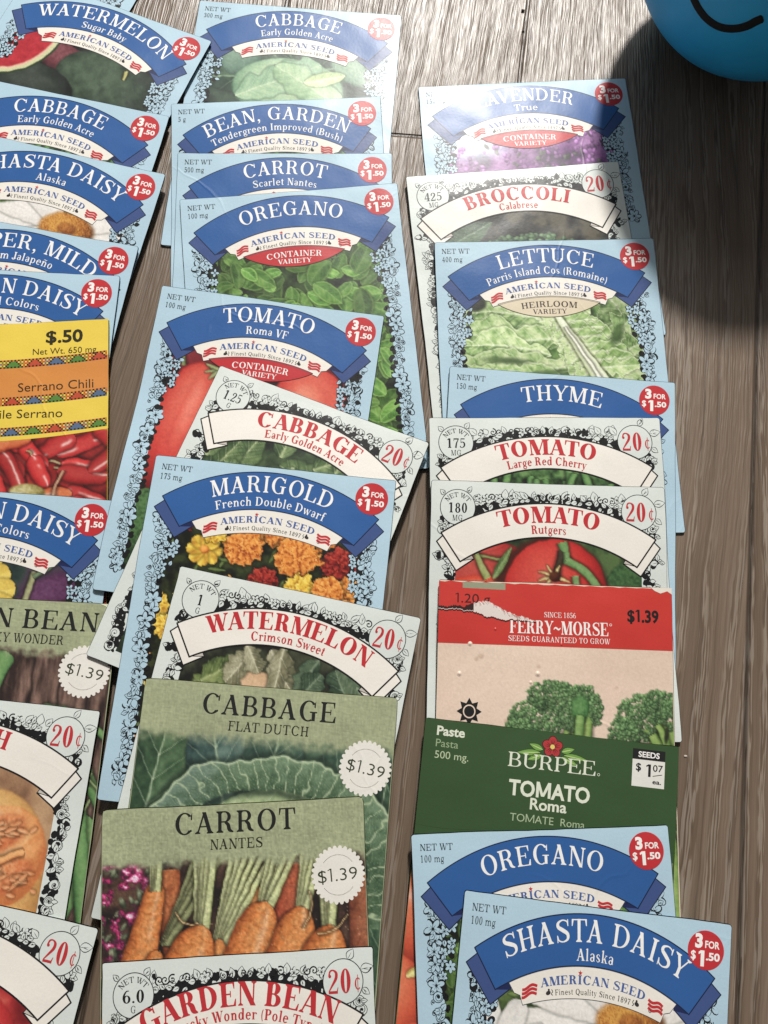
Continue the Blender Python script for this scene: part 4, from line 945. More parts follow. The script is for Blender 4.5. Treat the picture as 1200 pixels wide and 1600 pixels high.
def pic_cabbage_flat(L, v1):
    p = Pic(L, 0.4, 81.6, 0.4, v1, (40, 66, 52))
    p.mottle([(24, 44, 36), (52, 80, 60), (80, 108, 84)], .12, 5)
    V = (176, 196, 158)
    p.leaf(2, 60, 10, 8, 13, (26, 50, 36), (54, 84, 54), (92, 122, 84), V, veins=7, vw=.26, seed=4, tip=.5)
    p.leaf(32, 46, 22, 6, 12, (28, 50, 50), (62, 90, 84), (104, 130, 118), V, veins=6, vw=.3, seed=5, tip=.5)
    p.leaf(40, 46, 46, 8, 12, (30, 54, 48), (58, 88, 72), (100, 128, 100), V, veins=6, vw=.3, seed=6, tip=.5)
    p.leaf(56, 46, 76, 12, 13, (34, 60, 48), (66, 96, 74), (108, 134, 104), V, veins=6, vw=.3, seed=8, tip=.5)
    p.leaf(70, 110, 80, 26, 16, (22, 46, 34), (46, 76, 54), (84, 112, 84), V, veins=9, vw=.3, seed=9, tip=.6, slant=-1.2)
    # heart of the cabbage
    p.ell(46, 55, 26, 24, 0, (96, 124, 80), (156, 176, 124), (200, 212, 166), tex=.1, hl=(-.1, -.5))
    p.leaf(28, 37, 64, 32, 6, (120, 146, 96), (172, 190, 140), (206, 216, 172), (224, 230, 196), veins=5, vw=.22, seed=3)
    # big curled leaf with a ruffled pale rim, arching over the heart
    cx, cy = 44, 56
    an = np.arctan2(p.y - cy, p.x - cx); rr = np.hypot((p.x - cx) * .78, p.y - cy)
    wav = (fbm(an * 5, an * 0 + 3, 6, 3) - .5) * 5
    ro, ri = 35.5 + wav, 25.0 + (fbm(an * 4, an * 0 + 8, 7, 2) - .5) * 3
    a = sstep(ri - .3, ri + .3, rr) * (1 - sstep(ro - .3, ro + .3, rr)) * (p.y < cy + 12)
    t = np.clip((rr - ri) / (ro - ri), 0, 1)
    lum = np.clip(.25 + .55 * t + (fbm(p.x * .5, p.y * .5, 4) - .5) * .8, 0, 1)
    col = mixc(rgb(44, 72, 46), rgb(122, 150, 116), lum)
    left = sstep(34, 22, p.x); col = mixc(col, rgb(110, 134, 132), left * .6 * lum)
    k = an * 9 + (rr - ri) * .05 + (fbm(p.x * .3, p.y * .3, 9, 2) - .5) * .9; ph = np.abs(k - np.floor(k) - .5); col = mixc(col, rgb(192, 208, 164), np.exp(-(ph / .06) ** 2) * .8)
    k2 = an * 26 + rr * .9 + (fbm(p.x * .5, p.y * .5, 19, 2) - .5) * 3; ph2 = np.abs(k2 - np.floor(k2) - .5); col = mixc(col, rgb(160, 182, 136), np.exp(-(ph2 / .09) ** 2) * .35)
    col = mixc(col, rgb(196, 210, 170), np.exp(-((rr - ro + .35) / .35) ** 2) * .8)
    p.put(rgb(16, 30, 22), (1 - sstep(0, 2.2, np.abs(rr - (ri - .8)))) * .6 * (p.y < cy))
    p.put(rgb(16, 30, 22), (1 - sstep(0, 1.8, np.abs(rr - (ro + .5)))) * .5 * (p.y < cy))
    p.put(col, a)
    _olive_header(p, 18.0, 3.4); p.grain(); return p
def pic_carrots(L, v1):
    p = Pic(L, 0.4, 81.6, 0.4, v1, (50, 34, 30)); rnd = random.Random(5)
    p.mottle([(26, 20, 20), (60, 40, 34), (92, 64, 50)], .2, 5)
    for i in range(60):
        x, y = rnd.uniform(0, 20), rnd.uniform(17, 48); p.ell(x, y, rnd.uniform(.8, 2.2), rnd.uniform(.5, 1.2), rnd.uniform(0, 3), (40, 50, 34), (86, 96, 70), (140, 146, 116), seed=i, edge=.6)
    n = fbm(p.x * .42, p.y * .5, 31, 4); reg = (1 - sstep(10, 17, p.x)) * sstep(15, 18, p.y) * (1 - sstep(38, 46, p.y))
    p.put(rgb(92, 22, 62), sstep(.50, .55, n) * reg); p.put(rgb(176, 34, 96), sstep(.58, .62, n) * reg); p.put(rgb(214, 90, 150), sstep(.66, .69, n) * reg); p.put(rgb(236, 200, 220), sstep(.72, .74, n) * reg)
    OR = ((138, 62, 16), (206, 116, 44), (236, 168, 96)); OD = ((96, 38, 14), (158, 78, 34), (196, 120, 66))
    n = fbm(p.x * 2.6, p.y * 2.6, 8, 2); p.C[...] *= (.86 + .28 * n)[..., None]
    ST = ((96, 104, 58), (158, 164, 104), (206, 208, 158)); SP = ((124, 136, 78), (182, 190, 126), (222, 226, 176))
    def tops(x, y, n, spread, ln, w, c=ST):
        for i in range(n):
            a = -1.57 + spread[0] + (spread[1] - spread[0]) * i / max(1, n - 1)
            p.rod(x + (i - n / 2) * .5, y + 1, x + ln * math.cos(a) + (i - n / 2) * .5, y + ln * math.sin(a), w, w * .7, *c, seed=i, bend=rnd.uniform(-.4, .4), tex=.12)
    p.rod(20, 18, 24, 60, 4.4, 2, *OD, rings=8, seed=3); p.rod(48, 24, 38, 66, 5, 3, *OR, rings=9, seed=4); p.rod(59, 18, 56, 60, 6, 5, (110, 36, 18), (166, 70, 38), (196, 106, 66), rings=6, seed=6)
    p.rod(81, 22, 79, 66, 4.6, 3.4, (90, 40, 24), (140, 74, 44), (176, 110, 74), rings=5, seed=9)
    tops(36, 40, 6, (.22, .55), 30, 1.1, SP); tops(20, 38, 4, (.40, .62), 30, 1.1, ((66, 74, 44), (120, 126, 80), (166, 170, 120)))
    p.rod(17.4, 21, 5, 70, 2.8, 8.4, *OR, rings=15, seed=11, gloss=.25, round0=.06); tops(17, 23, 4, (-.04, .08), 12, .9, SP)
    p.rod(17, 40, 15, 60, 3.6, 3, *OR, rings=5, seed=12, round0=.3, gloss=.3); p.rod(36, 38, 35, 64, 3, 3, *OR, rings=5, seed=13, round0=.3)
    tops(31, 36, 5, (-.02, .13), 26, 1.15, SP)
    p.rod(31.5, 34, 16, 68, 6.0, 10.2, *OR, rings=12, seed=14, round0=.24, gloss=.25)
    tops(50, 30.5, 5, (.22, .52), 22, 1.05, SP)
    p.rod(50.5, 28.5, 36, 66, 5.6, 9.6, *OR, rings=13, seed=15, round0=.2, gloss=.3)
    tops(61.5, 33, 4, (.10, .32), 20, 1.05, SP)
    p.rod(62, 30.5, 50, 66, 5.6, 9.4, *OR, rings=12, seed=16, round0=.22, gloss=.3)
    tops(70, 38, 5, (-.10, .06), 22, 1.2, SP)
    p.rod(71, 36, 61, 66, 6.0, 9.8, *OR, rings=9, seed=17, round0=.3, gloss=.25)
    for x0, y0, x1, y1 in [(62, 36, 64, 26), (66, 38, 76, 33), (23, 30, 30, 33)]: p.rod(x0, y0, x1, y1, .25, .2, (140, 90, 50), (196, 160, 100), (226, 200, 150), bend=1.6)
    n = fbm(p.x * 1.3, p.y * 1.3, 66, 3); p.C[...] = np.clip(p.C * (.80 + .40 * n)[..., None], 0, 1); n = vnoise(p.U * 3, p.V * 3, 9); p.put(rgb(244, 206, 160), (n > .93) * .35 * sstep(24, 30, p.V))
    _olive_header(p, 17.5, 2.4); p.grain(.09); return p
def pic_broccoli(L, v1):
    p = Pic(L, 0.4, 81.6, 20.5, v1, (232, 206, 184)); rnd = random.Random(3)
    n = fbm(p.U * .05, p.V * .05, 3, 2); p.put(mixc(rgb(228, 200, 178), rgb(236, 212, 192), n), np.ones_like(n))
    for x, y, r in [(15, 24.5, .9), (35, 27, .5), (24, 44.5, .8), (62, 33, .35), (13.5, 25.5, .6)]: p.ell(x, y, r, r * .8, 0, (180, 150, 124), (206, 176, 150), (214, 186, 160), edge=.9)
    ST = ((50, 84, 30), (116, 152, 66), (170, 194, 110))
    def head(pts, stem):
        for s in stem: p.rod(*s[:6], *ST, seed=int(s[0]), tex=.25, bend=s[6])
        for cx, cy, rx, ry, k in pts:
            for i in range(int(k * 2.6)):
                a = rnd.uniform(0, 6.283); q = math.sqrt(rnd.random()); x, y = cx + rx * q * math.cos(a), cy + ry * q * math.sin(a)
                g = .72 + .4 * rnd.random() + .25 * (-(y - cy) / ry) * .6
                p.ell(x, y, rnd.uniform(.35, .8), rnd.uniform(.32, .7), 0, *[tuple(min(255, c * g) for c in z) for z in ((28, 54, 30), (76, 116, 64), (140, 174, 112))], edge=.4, seed=i)
    y_keep = p.y; p.y = p.y + 4.8; p.dy = 4.8
    head([(34, 49, 9.6, 6.4, 190), (40, 41, 9, 4.8, 150), (29, 53, 6.4, 4.4, 110), (50, 40.6, 5.6, 3.4, 80), (46, 47, 5, 5, 80), (55, 45, 2.2, 5, 40)],
         [(47, 60, 49, 41, 3.4, 3.6, 1.0), (41, 62, 47, 48, 2.6, 1.6, .6), (51, 60, 53, 46, 2.2, 1.6, -.6)])
    p.ell(49.4, 45, 3.0, 4.6, .1, (34, 70, 34), (64, 116, 56), (104, 150, 84), tex=.4, ts=1.5, seed=4, edge=1.4); p.rod(48, 60, 49.4, 47, 1.6, 1.4, (60, 100, 40), (110, 150, 72), (160, 190, 116), seed=4); p.ell(45.5, 55, .9, 3, .15, (20, 24, 14), (34, 36, 22), (50, 52, 34))
    head([(70, 47, 8, 7.2, 170), (77, 42.5, 6, 4.4, 100), (64, 52, 5.2, 5.0, 100), (80.5, 46, 2.6, 5, 40), (66, 57.5, 5, 2, 40)],
         [(82, 68, 73, 50, 4, 2.2, 1.0), (80, 62, 76, 46, 2.6, 1.6, .6), (84, 66, 80, 48, 3, 2, -.5), (78, 66, 68, 55, 2.4, 1.4, .8)])
    for s in [(81, 66, 74, 52, 2.4, 1.6, 1.0), (80, 58, 76, 49, 1.5, 1.0, .5), (79, 62, 71, 56, 1.4, .9, .6)]: p.rod(*s[:6], *ST, seed=7, tex=.25, bend=s[6])
    p.ell(79, 52, .7, 2.6, .1, (20, 26, 14), (34, 38, 22), (50, 54, 34))
    p.y = y_keep; p.dy = 0.0
    for i in range(14): p.leaf(72 + i % 3, 58 + i * 4, 84, 66 + i * 4, 3.2, (40, 70, 36), (84, 124, 66), (150, 178, 120), (160, 186, 130), seed=i, ruffle=.3)
    p.rod(76, 56, 79, 112, 3.0, 5, (50, 84, 30), (116, 152, 66), (170, 194, 110), seed=5)
    p.grain(.03); return p
def pic_plum_tomatoes(L, v1):
    p = Pic(L, 0.4, 81.6, 35, v1, (60, 70, 40)); rnd = random.Random(3)
    p.mottle([(30, 34, 22), (70, 84, 46), (120, 130, 80)], .2, 4)
    for i in range(50):
        x, y = rnd.uniform(-2, 84), rnd.uniform(34, 60); a = rnd.uniform(0, 6.28); l = rnd.uniform(5, 11)
        p.leaf(x, y, x + l * math.cos(a), y + l * math.sin(a), l * .22, (44, 54, 24), (112, 120, 62), (176, 180, 116), (190, 192, 130), seed=i, ruffle=.4)
    for x, y, rx, ry in [(5, 58, 9, 16), (-2, 84, 12, 14), (6, 104, 12, 16), (60, 70, 14, 22), (30, 80, 14, 24)]: p.ell(x, y, rx, ry, .2, (120, 22, 12), (206, 78, 42), (236, 140, 96), gloss=.4, tex=.06)
    p.leaf(2, 76, 12, 70, 2, (150, 120, 40), (206, 190, 90), (236, 226, 150), (236, 226, 150), seed=3)
    p.leaf(79, 46, 82, 62, 3, (70, 96, 70), (116, 146, 110), (160, 180, 146), (170, 190, 150), seed=7)
    p.grain(); return p

# ------------------------------------------------------------------ how the pile settles
GS=.001; GX0,GY0=-.30,-.26; GNX,GNY=620,720
THICK=.0007
BULGE = {}
def bulge_of(key):
    """how much the seeds swell a packet (m), where along it, and how far its top corners curl up"""
    if key not in BULGE:
        r = random.Random('packet ' + key)
        BULGE[key] = (r.uniform(.0004, .0009), r.uniform(.42, .58), r.uniform(0, .0004), r.uniform(0, .0004))
    return BULGE[key]
BULGE['lav'] = (.0010, .34, 0, 0); BULGE['cab1'] = (.0005, .45, 0, .0003); BULGE['wcab'] = (.0007, .5, .0002, .0009); BULGE['bean'] = (.0009, .36, 0, .0004); BULGE['broc'] = (.0011, .34, .0002, .0002)
def swell(s, t, W, L, b):
    """height added at the fractions s across and t along a packet of W x L metres"""
    B, tc, a0, a1 = b
    s = np.clip(s, 0, 1); t = np.clip(t, 0, 1)
    z = B * np.sin(np.pi * s) * np.sin(np.pi * t ** (math.log(.5) / math.log(tc)))
    for a, c in ((a0, 0.), (a1, 1.)):
        if a: z = z + a * np.clip(1 - np.hypot((s - c) * W, t * L) / .030, 0, 1) ** 2
    return z
def solve_stack(order, PK):
    """lay the packets one after the other on the floor: each rests on those below it"""
    H=np.zeros((GNY,GNX)); out={}
    for k in order:
        x,y,a,W,L=PK[k]
        nv=28; vb=np.linspace(0,L,nv+1); us=np.linspace(.0015,W-.0015,42)
        ex=np.array([np.cos(a),np.sin(a)]); ey=np.array([np.sin(a),-np.cos(a)])
        vs=np.linspace(0,L,113); 
        UU,VV=np.meshgrid(us,vs)
        X=x+ex[0]*UU+ey[0]*VV; Y=y+ex[1]*UU+ey[1]*VV
        ix=np.clip(((X-GX0)/GS).round().astype(int),1,GNX-2); iy=np.clip(((Y-GY0)/GS).round().astype(int),1,GNY-2)
        bz=swell(UU/W,VV/L,W,L,bulge_of(k))
        h=np.maximum.reduce([H[iy+j,ix+i] for i in(-1,0,1) for j in(-1,0,1)])-bz
        best=None
        for roll in np.linspace(-.012,.012,13):
            q=(h-roll*(UU-W/2)).max(1)
            m=q.mean()+.02*abs(roll)
            if best is None or m<best[0]: best=(m,roll,q)
        _,roll,q=best
        kk=5.0
        z=(q[None,:]-kk/2*(vs[:,None]-vs[None,:])**2).max(1)
        zs=z.copy()
        for _ in range(30):
            p=np.pad(zs,3,mode='reflect',reflect_type='odd')
            zs=np.convolve(p,np.ones(7)/7,'valid')
            zs=np.maximum(zs,z-.00005)
        for _ in range(6):
            p=np.pad(zs,3,mode='reflect',reflect_type='odd'); zs=np.convolve(p,np.ones(7)/7,'valid')
        zs+=max(0,(z-zs).max())+.00008+THICK
        zb=np.interp(vb,vs,zs)
        out[k]=(zb,roll)
        # raise the height map
        us2=np.linspace(0,W,int(W/.0006)); vs2=np.linspace(0,L,int(L/.0006))
        U2,V2=np.meshgrid(us2,vs2); Z2=np.interp(V2,vb,zb)+roll*(U2-W/2)+swell(U2/W,V2/L,W,L,bulge_of(k))
        X=x+ex[0]*U2+ey[0]*V2; Y=y+ex[1]*U2+ey[1]*V2
        ix=np.clip(((X-GX0)/GS).round().astype(int),0,GNX-1); iy=np.clip(((Y-GY0)/GS).round().astype(int),0,GNY-1)
        np.maximum.at(H,(iy,ix),Z2)
    return out
# ------------------------------------------------------------------ inks
BLUE_PAPER = S(176, 207, 224); WHITE_PAPER = S(217, 224, 219); CREAM = S(238, 232, 221); BANNER = S(34, 92, 160); TAIL = S(58, 82, 138); OUTLINE = S(18, 26, 56)
RED = S(198, 32, 42); BLACK = S(20, 20, 22); TEXTGREY = S(52, 62, 70); WHITE = S(244, 242, 238); OLIVE = S(160, 167, 128); TITLE_RED = S(198, 34, 44)

def arc_pts(cu, peak, Rr, u0, u1, n=24):
    out = []
    for i in range(n + 1):
        u = u0 + (u1 - u0) * i / n
        out.append((u, peak + Rr - math.sqrt(Rr * Rr - (u - cu) ** 2)))
    return out
def outline(ink, pts, wd, col, off, closed=True):
    q = list(pts) + ([pts[0]] if closed else [])
    for a, b in zip(q, q[1:]):
        dx, dy = b[0] - a[0], b[1] - a[1]; l = math.hypot(dx, dy)
        if l < 1e-6: continue
        nx, ny = -dy / l * wd / 2, dx / l * wd / 2; ex, ey = dx / l * wd * .3, dy / l * wd * .3
        ink.poly([(a[0] - ex + nx, a[1] - ey + ny), (b[0] + ex + nx, b[1] + ey + ny), (b[0] + ex - nx, b[1] + ey - ny), (a[0] - ex - nx, a[1] - ey - ny)], col, off); off += 2e-7
def ellpts(cu, cv, a, b, rot, n=9):
    c, s = math.cos(rot), math.sin(rot)
    return [(cu + a * math.cos(t) * c - b * math.sin(t) * s, cv + a * math.cos(t) * s + b * math.sin(t) * c) for t in (2 * math.pi * i / n for i in range(n))]
def leafpts(cu, cv, l, w, rot, n=6):
    c, s = math.cos(rot), math.sin(rot); up, dn = [], []
    for i in range(n + 1):
        t = i / n; x = l * t; y = w * math.sin(math.pi * t ** .8)
        up.append((cu + x * c - y * s, cv + x * s + y * c)); dn.append((cu + x * c + y * s, cv + x * s - y * c))
    return up + dn[-2:0:-1]

class Vine:
    """etched border of blossoms, leaves and curls, black line on the paper colour"""
    def __init__(self, ink, paper, rnd, off=22e-6): self.i = ink; self.paper = paper; self.r = rnd; self.o = off; self.k = 0
    def z(self): self.k += 1; return self.o + 3e-7 * (self.k % 50)
    def flower(self, u, v, s):
        r = self.r; a0 = r.uniform(0, 6.28); n = r.choice((4, 5, 5, 6))
        z0, z1, z2 = self.z(), self.z(), self.z()
        for i in range(n):
            a = a0 + 6.283 * i / n + r.uniform(-.12, .12); k = r.uniform(.85, 1.1)
            self.i.poly(ellpts(u + s * .56 * math.cos(a), v + s * .56 * math.sin(a), s * .53 * k + .11, s * .37 * k + .10, a), BLACK, z0)
        for i in range(n):
            a = a0 + 6.283 * i / n + r.uniform(-.1, .1)
            self.i.poly(ellpts(u + s * .58 * math.cos(a), v + s * .58 * math.sin(a), s * .46, s * r.uniform(.24, .31), a + r.uniform(-.15, .15)), self.paper, z1)
            self.i.poly(leafpts(u, v, s * .55, .07, a), BLACK, z2)
        self.i.poly(ellpts(u, v, .22, .2, 0, 7), BLACK, z2 + 1e-7)
    def leafy(self, u, v, l, a):
        z0, z1, z2 = self.z(), self.z(), self.z()
        w = l * self.r.uniform(.24, .34)
        self.i.poly(leafpts(u, v, l, w + .2, a), BLACK, z0)
        self.i.poly(leafpts(u + .12 * math.cos(a), v + .12 * math.sin(a), l - .3, w - .03, a), self.paper, z1)
        self.i.poly(leafpts(u, v, l * .7, .08, a), BLACK, z2)
        if self.r.random() < .6: self.i.poly(leafpts(u + l * .25 * math.cos(a) , v + l * .25 * math.sin(a), l * .45, .10, a + .35), BLACK, z2 + 1e-7)
    def dark(self, u, v, a, b):
        self.i.poly(ellpts(u, v, a, b, self.r.uniform(0, 3)), BLACK, self.o - 2e-6 + 3e-8 * (self.k % 40)); self.k += 1
    def curl(self, u, v, s, a, turn=1, wd=.42):
        pts = []
        for i in range(13):
            t = i / 12; rr = s * (1 - .80 * t); an = a + turn * t * 7.2
            pts.append((u + rr * math.cos(an), v + rr * math.sin(an), wd * (1.1 - .5 * t)))
        z = self.z()
        self.i.many(_stroke(pts, 2), BLACK, z, 2e-8)
        e = pts[-1]; self.i.poly(ellpts(e[0], e[1], .30, .28, 0, 7), BLACK, z + 3e-7)
    def rose(self, u, v, s):
        z0, z1 = self.z(), self.z()
        self.i.poly(ellpts(u, v, s + .12, s * .92 + .12, 0, 12), BLACK, z0); self.i.poly(ellpts(u, v, s - .08, s * .92 - .08, 0, 12), self.paper, z1)
        for q in range(3): self.curl(u + .05 * q, v, s * (.82 - .24 * q), self.r.uniform(0, 6), 1, .17)

def blue_border(pk, rnd, v1, left=True, right=True):
    ink = Ink(); vn = Vine(ink, BLUE_PAPER, rnd)
    for side in ([-1] if left else []) + ([1] if right else []):
        U = lambda d: 41 + side * (41 - d)                         # d: mm in from the edge
        v = 19.5
        while v < v1:
            wide = 1 if v < 38 else 0
            cd = 6.4 + .5 * math.sin(v * .31)
            # ragged black ground towards the picture
            for _ in range(2):
                vn.dark(U(cd + rnd.uniform(1.2, 3.0)), v + rnd.uniform(-1.2, 1.2), rnd.uniform(.6, 1.25), rnd.uniform(.35, .8))
            if not wide:
                vn.dark(U(cd + 2.2), v, .9, 1.2)
            if rnd.random() < .2 and not wide: vn.rose(U(cd - .1), v, 1.5)
            else:
                if rnd.random() < .6: vn.flower(U(cd + rnd.uniform(-1.1, 1.0)), v, rnd.uniform(2.0, 2.9))
                else:
                    for q in range(4): vn.leafy(U(cd + rnd.uniform(-.6, .6)), v + rnd.uniform(-.7, .7), rnd.uniform(1.8, 3.2), rnd.uniform(0, 6.28))
            if rnd.random() < .7: vn.leafy(U(cd - .8), v + 1.4, rnd.uniform(1.4, 2.2), (math.pi if side < 0 else 0) + rnd.uniform(-1, 1))
            if rnd.random() < .35: vn.curl(U(cd - 1.6), v + 1.2, .8, rnd.uniform(0, 6), rnd.choice((-1, 1)), .2)
            if wide:
                m = 1.0 - abs(v - 28) / 12
                for q in range(2):
                    dd = cd + 2.4 + 2.4 * q
                    if m > .25 * (q + 1) - .1:
                        vn.dark(U(dd), v + 1, 1.2, .9)
                        (vn.flower if rnd.random() < .8 else lambda a, b, c: vn.leafy(a, b, c * 1.4, rnd.uniform(0, 6)))(U(dd), v + rnd.uniform(-.8, .8), rnd.uniform(1.3, 1.8))
            v += rnd.uniform(2.5, 3.3)
    return pk.build(ink, 'floral_border', pk.mat)

def star_pts(u, v, r, n=5, k=.42, a0=0): return [(u + r * (1 if i % 2 == 0 else k) * math.sin(a0 + i * math.pi / n), v - r * (1 if i % 2 == 0 else k) * math.cos(a0 + i * math.pi / n)) for i in range(2 * n)]

def arc_text_radius(Rb): return Rb

def blue_packet(pk, title, sub, wt, v1=45, pic=None, variety=None, tw=None, sw=None, seed=1, pic_right=74.0, sv=1.085):
    rnd = random.Random(seed); pk.mat = M_BLUE; pk.sv = sv
    pk.envelope(BLUE_PAPER, M_BLUE, rnd)
    RO, RI = 65.1, 56.6
    if pic is not None:
        p = pic(pk.L, v1); arch_mask(p, (13.8, RI), 8.2, pic_right, v1, pk.sv); pk.photo(p, M_BLUE)
    blue_border(pk, rnd, (v1 + 1) / pk.sv)
    # net weight
    ink = Ink()
    ink.serif('NET WT', 2.7, 4.4, 1.75, TEXTGREY, 84e-6, fit=10.4, w=.12, h=.05, align='l'); ink.serif(wt, 2.7, 7.5, 1.85, TEXTGREY, 84e-6, w=.12, h=.05, align='l', track=.06)
    pk.build(ink, 'weight_lettering', M_BLUE)
    # banner with folded ends
    ink = Ink()
    for s in (-1, 1):
        U = lambda d: 41 + s * d
        tail = [(U(38.5), 16.5), (U(35.0), 13.8), (U(24.6), 21.2), (U(30.2), 25.4)]
        ink.poly(tail, TAIL, 40e-6); outline(ink, tail, .28, OUTLINE, 42e-6)
        fold = [(U(29.4), 21.9), (U(24.4), 21.4), (U(24.2), 19.0)]
        ink.poly(fold, S(24, 36, 84), 44e-6)
    A = arc_pts(41, 1.8, RO, 41 - 36.4, 41 + 36.4, 40); B = arc_pts(41, 13.8, RI, 41 - 29.1, 41 + 29.1, 40)
    ink.strip(A, B, BANNER, 50e-6)
    outline(ink, A, .30, OUTLINE, 54e-6, False); outline(ink, B, .26, OUTLINE, 54e-6, False); outline(ink, [A[0], B[0]], .30, OUTLINE, 63e-6, False); outline(ink, [A[-1], B[-1]], .30, OUTLINE, 63e-6, False)
    bn = pk.build(ink, 'banner', M_BLUE)
    ink = Ink()
    it, wd = serif_layout(title, .15, .055, .06)
    if title: ink.serif(title, 41, 8.3 if sub else 9.2, 5.3, WHITE, 84e-6, fit=tw or min(60, wd * 5.3 * 1.08), radius=60, w=.135, h=.05, track=.06)
    if title: pk.build(ink, 'title_lettering', M_BLUE, bn)
    if sub:
        ink = Ink(); it, wd = serif_layout(sub, .15, .07, .05)
        ink.serif(sub, 41, 12.6, 2.75, WHITE, 84e-6, fit=sw or wd * 2.75, radius=57, w=.15, h=.07, track=.05)
        pk.build(ink, 'variety_lettering', M_BLUE, bn)
    # maker's label
    ink = Ink()
    T = arc_pts(41, 13.95, RI, 41 - 25.2, 41 + 25.2, 30); Bt = arc_pts(41, 21.3, 68, 41 - 20.6, 41 + 20.6, 30)
    lab = T + [(41 + 23.4, 22.0), (41 + 21.6, 22.4), (41 + 21.2, 23.3)] + Bt[::-1] + [(41 - 21.2, 23.3), (41 - 21.6, 22.4), (41 - 23.4, 22.0)]
    ink.shape(lab, CREAM, 66e-6); outline(ink, lab, .14, S(70, 76, 90), 69e-6)
    lb = pk.build(ink, 'maker_label', M_BLUE)
    ink = Ink()
    BL = S(66, 98, 164); DK = S(48, 46, 48)
    ink.serif('AMERıCAN SEED'.replace('ı', 'I'), 41, 18.0, 2.05, BL, 90e-6, fit=31.5, radius=62, w=.19, h=.08, track=.04)
    ink.poly([(36.3, 16.3), (37.3, 16.3), (37.3, 15.78), (36.3, 15.78)], CREAM, 93e-6)
    ink.shape(star_pts(36.85, 15.6, .72), RED, 95e-6)
    ink.serif('Finest Quality Since 1897', 41, 20.35, 1.3, DK, 90e-6, fit=22.5, radius=64, w=.14, h=.07, track=.06)
    for s in (-1, 1):
        u, v = 41 + s * 13.3, 21.0
        ink.poly(ellpts(u, v, .75, .5, s * .4, 9), DK, 90e-6); ink.poly(ellpts(u - s * .1, v - .7, .32, .3, 0, 7), DK, 90.4e-6); ink.line([(u - s * .9, v - .9), (u - s * 1.3, v - .4), (u - s * .9, v + .1), (u - s * 1.4, v + .4)], .2, DK, 91e-6, 3)
    for s in (-1, 1):                                               # waving flags
        for q in range(3):
            pts = []
            for i in range(7):
                t = i / 6; uu = s * (16.7 + 4.4 * t); vv = 17.3 + .9 * q + uu * uu / 125.0 + .35 * math.sin(t * 6.28 + (0 if s > 0 else 2.4))
                pts.append((41 + uu, vv))
            ink.line(pts, .66, RED, 91e-6 + q * 1e-6, 2)
    ink.ring(41 + 17.4, 22.0, .42, .56, DK, 90e-6, 12); ink.serif('R', 41 + 17.4, 22.3, .55, DK, 92e-6)
    pk.build(ink, 'maker_lettering', M_BLUE, lb)
    if variety:
        ink = Ink(); col = RED if variety == 'CONTAINER' else S(220, 205, 176); tc = WHITE if variety == 'CONTAINER' else S(58, 48, 46)
        A = arc_pts(41, 20.95, 70, 41 - 18.8, 41 + 18.8, 24); n = len(A)
        B = [(41 - 18.8 + 37.6 * i / (n - 1), A[0][1] + (28.6 - A[0][1]) * (1 - (2 * i / (n - 1) - 1) ** 2) ** .92) for i in range(n)]
        ink.strip(A, B, col, 74e-6); outline(ink, A + B[::-1], .2, S(70, 30, 30) if tc == WHITE else S(90, 80, 60), 77e-6)
        vb = pk.build(ink, 'variety_badge', M_BLUE)
        ink = Ink(); ink.serif(variety, 41, 24.9, 2.15, tc, 96e-6, fit=20.4, radius=80, w=.15, h=.07); ink.serif('VARIETY', 41, 27.4, 1.7, tc, 96e-6, fit=12.4, w=.15, h=.07)
        pk.build(ink, 'badge_lettering', M_BLUE, vb)
    # price badge
    ink = Ink(); ink.disc(74.3, 6.7, 5.5, RED, 100e-6, 56, rv=5.5 / sv)
    bd = pk.build(ink, 'price_badge', M_BLUE)
    ink = Ink()
    ink.sans('3', 72.1, 6.1, 3.15, WHITE, 112e-6, bold=.05, fit=2.3); ink.sans('FOR', 76.2, 6.1, 1.7, WHITE, 112e-6, bold=.025, fit=4.4)
    ink.sans('$', 70.55, 9.0, 2.1, WHITE, 112e-6, bold=.03, fit=1.5); ink.sans('1', 73.0, 10.5, 3.7, WHITE, 112e-6, bold=.06, fit=1.75); ink.sans('.50', 76.5, 8.9, 1.8, WHITE, 112e-6, bold=.035, fit=4.2)
    pk.build(ink, 'price_lettering', M_BLUE, bd)

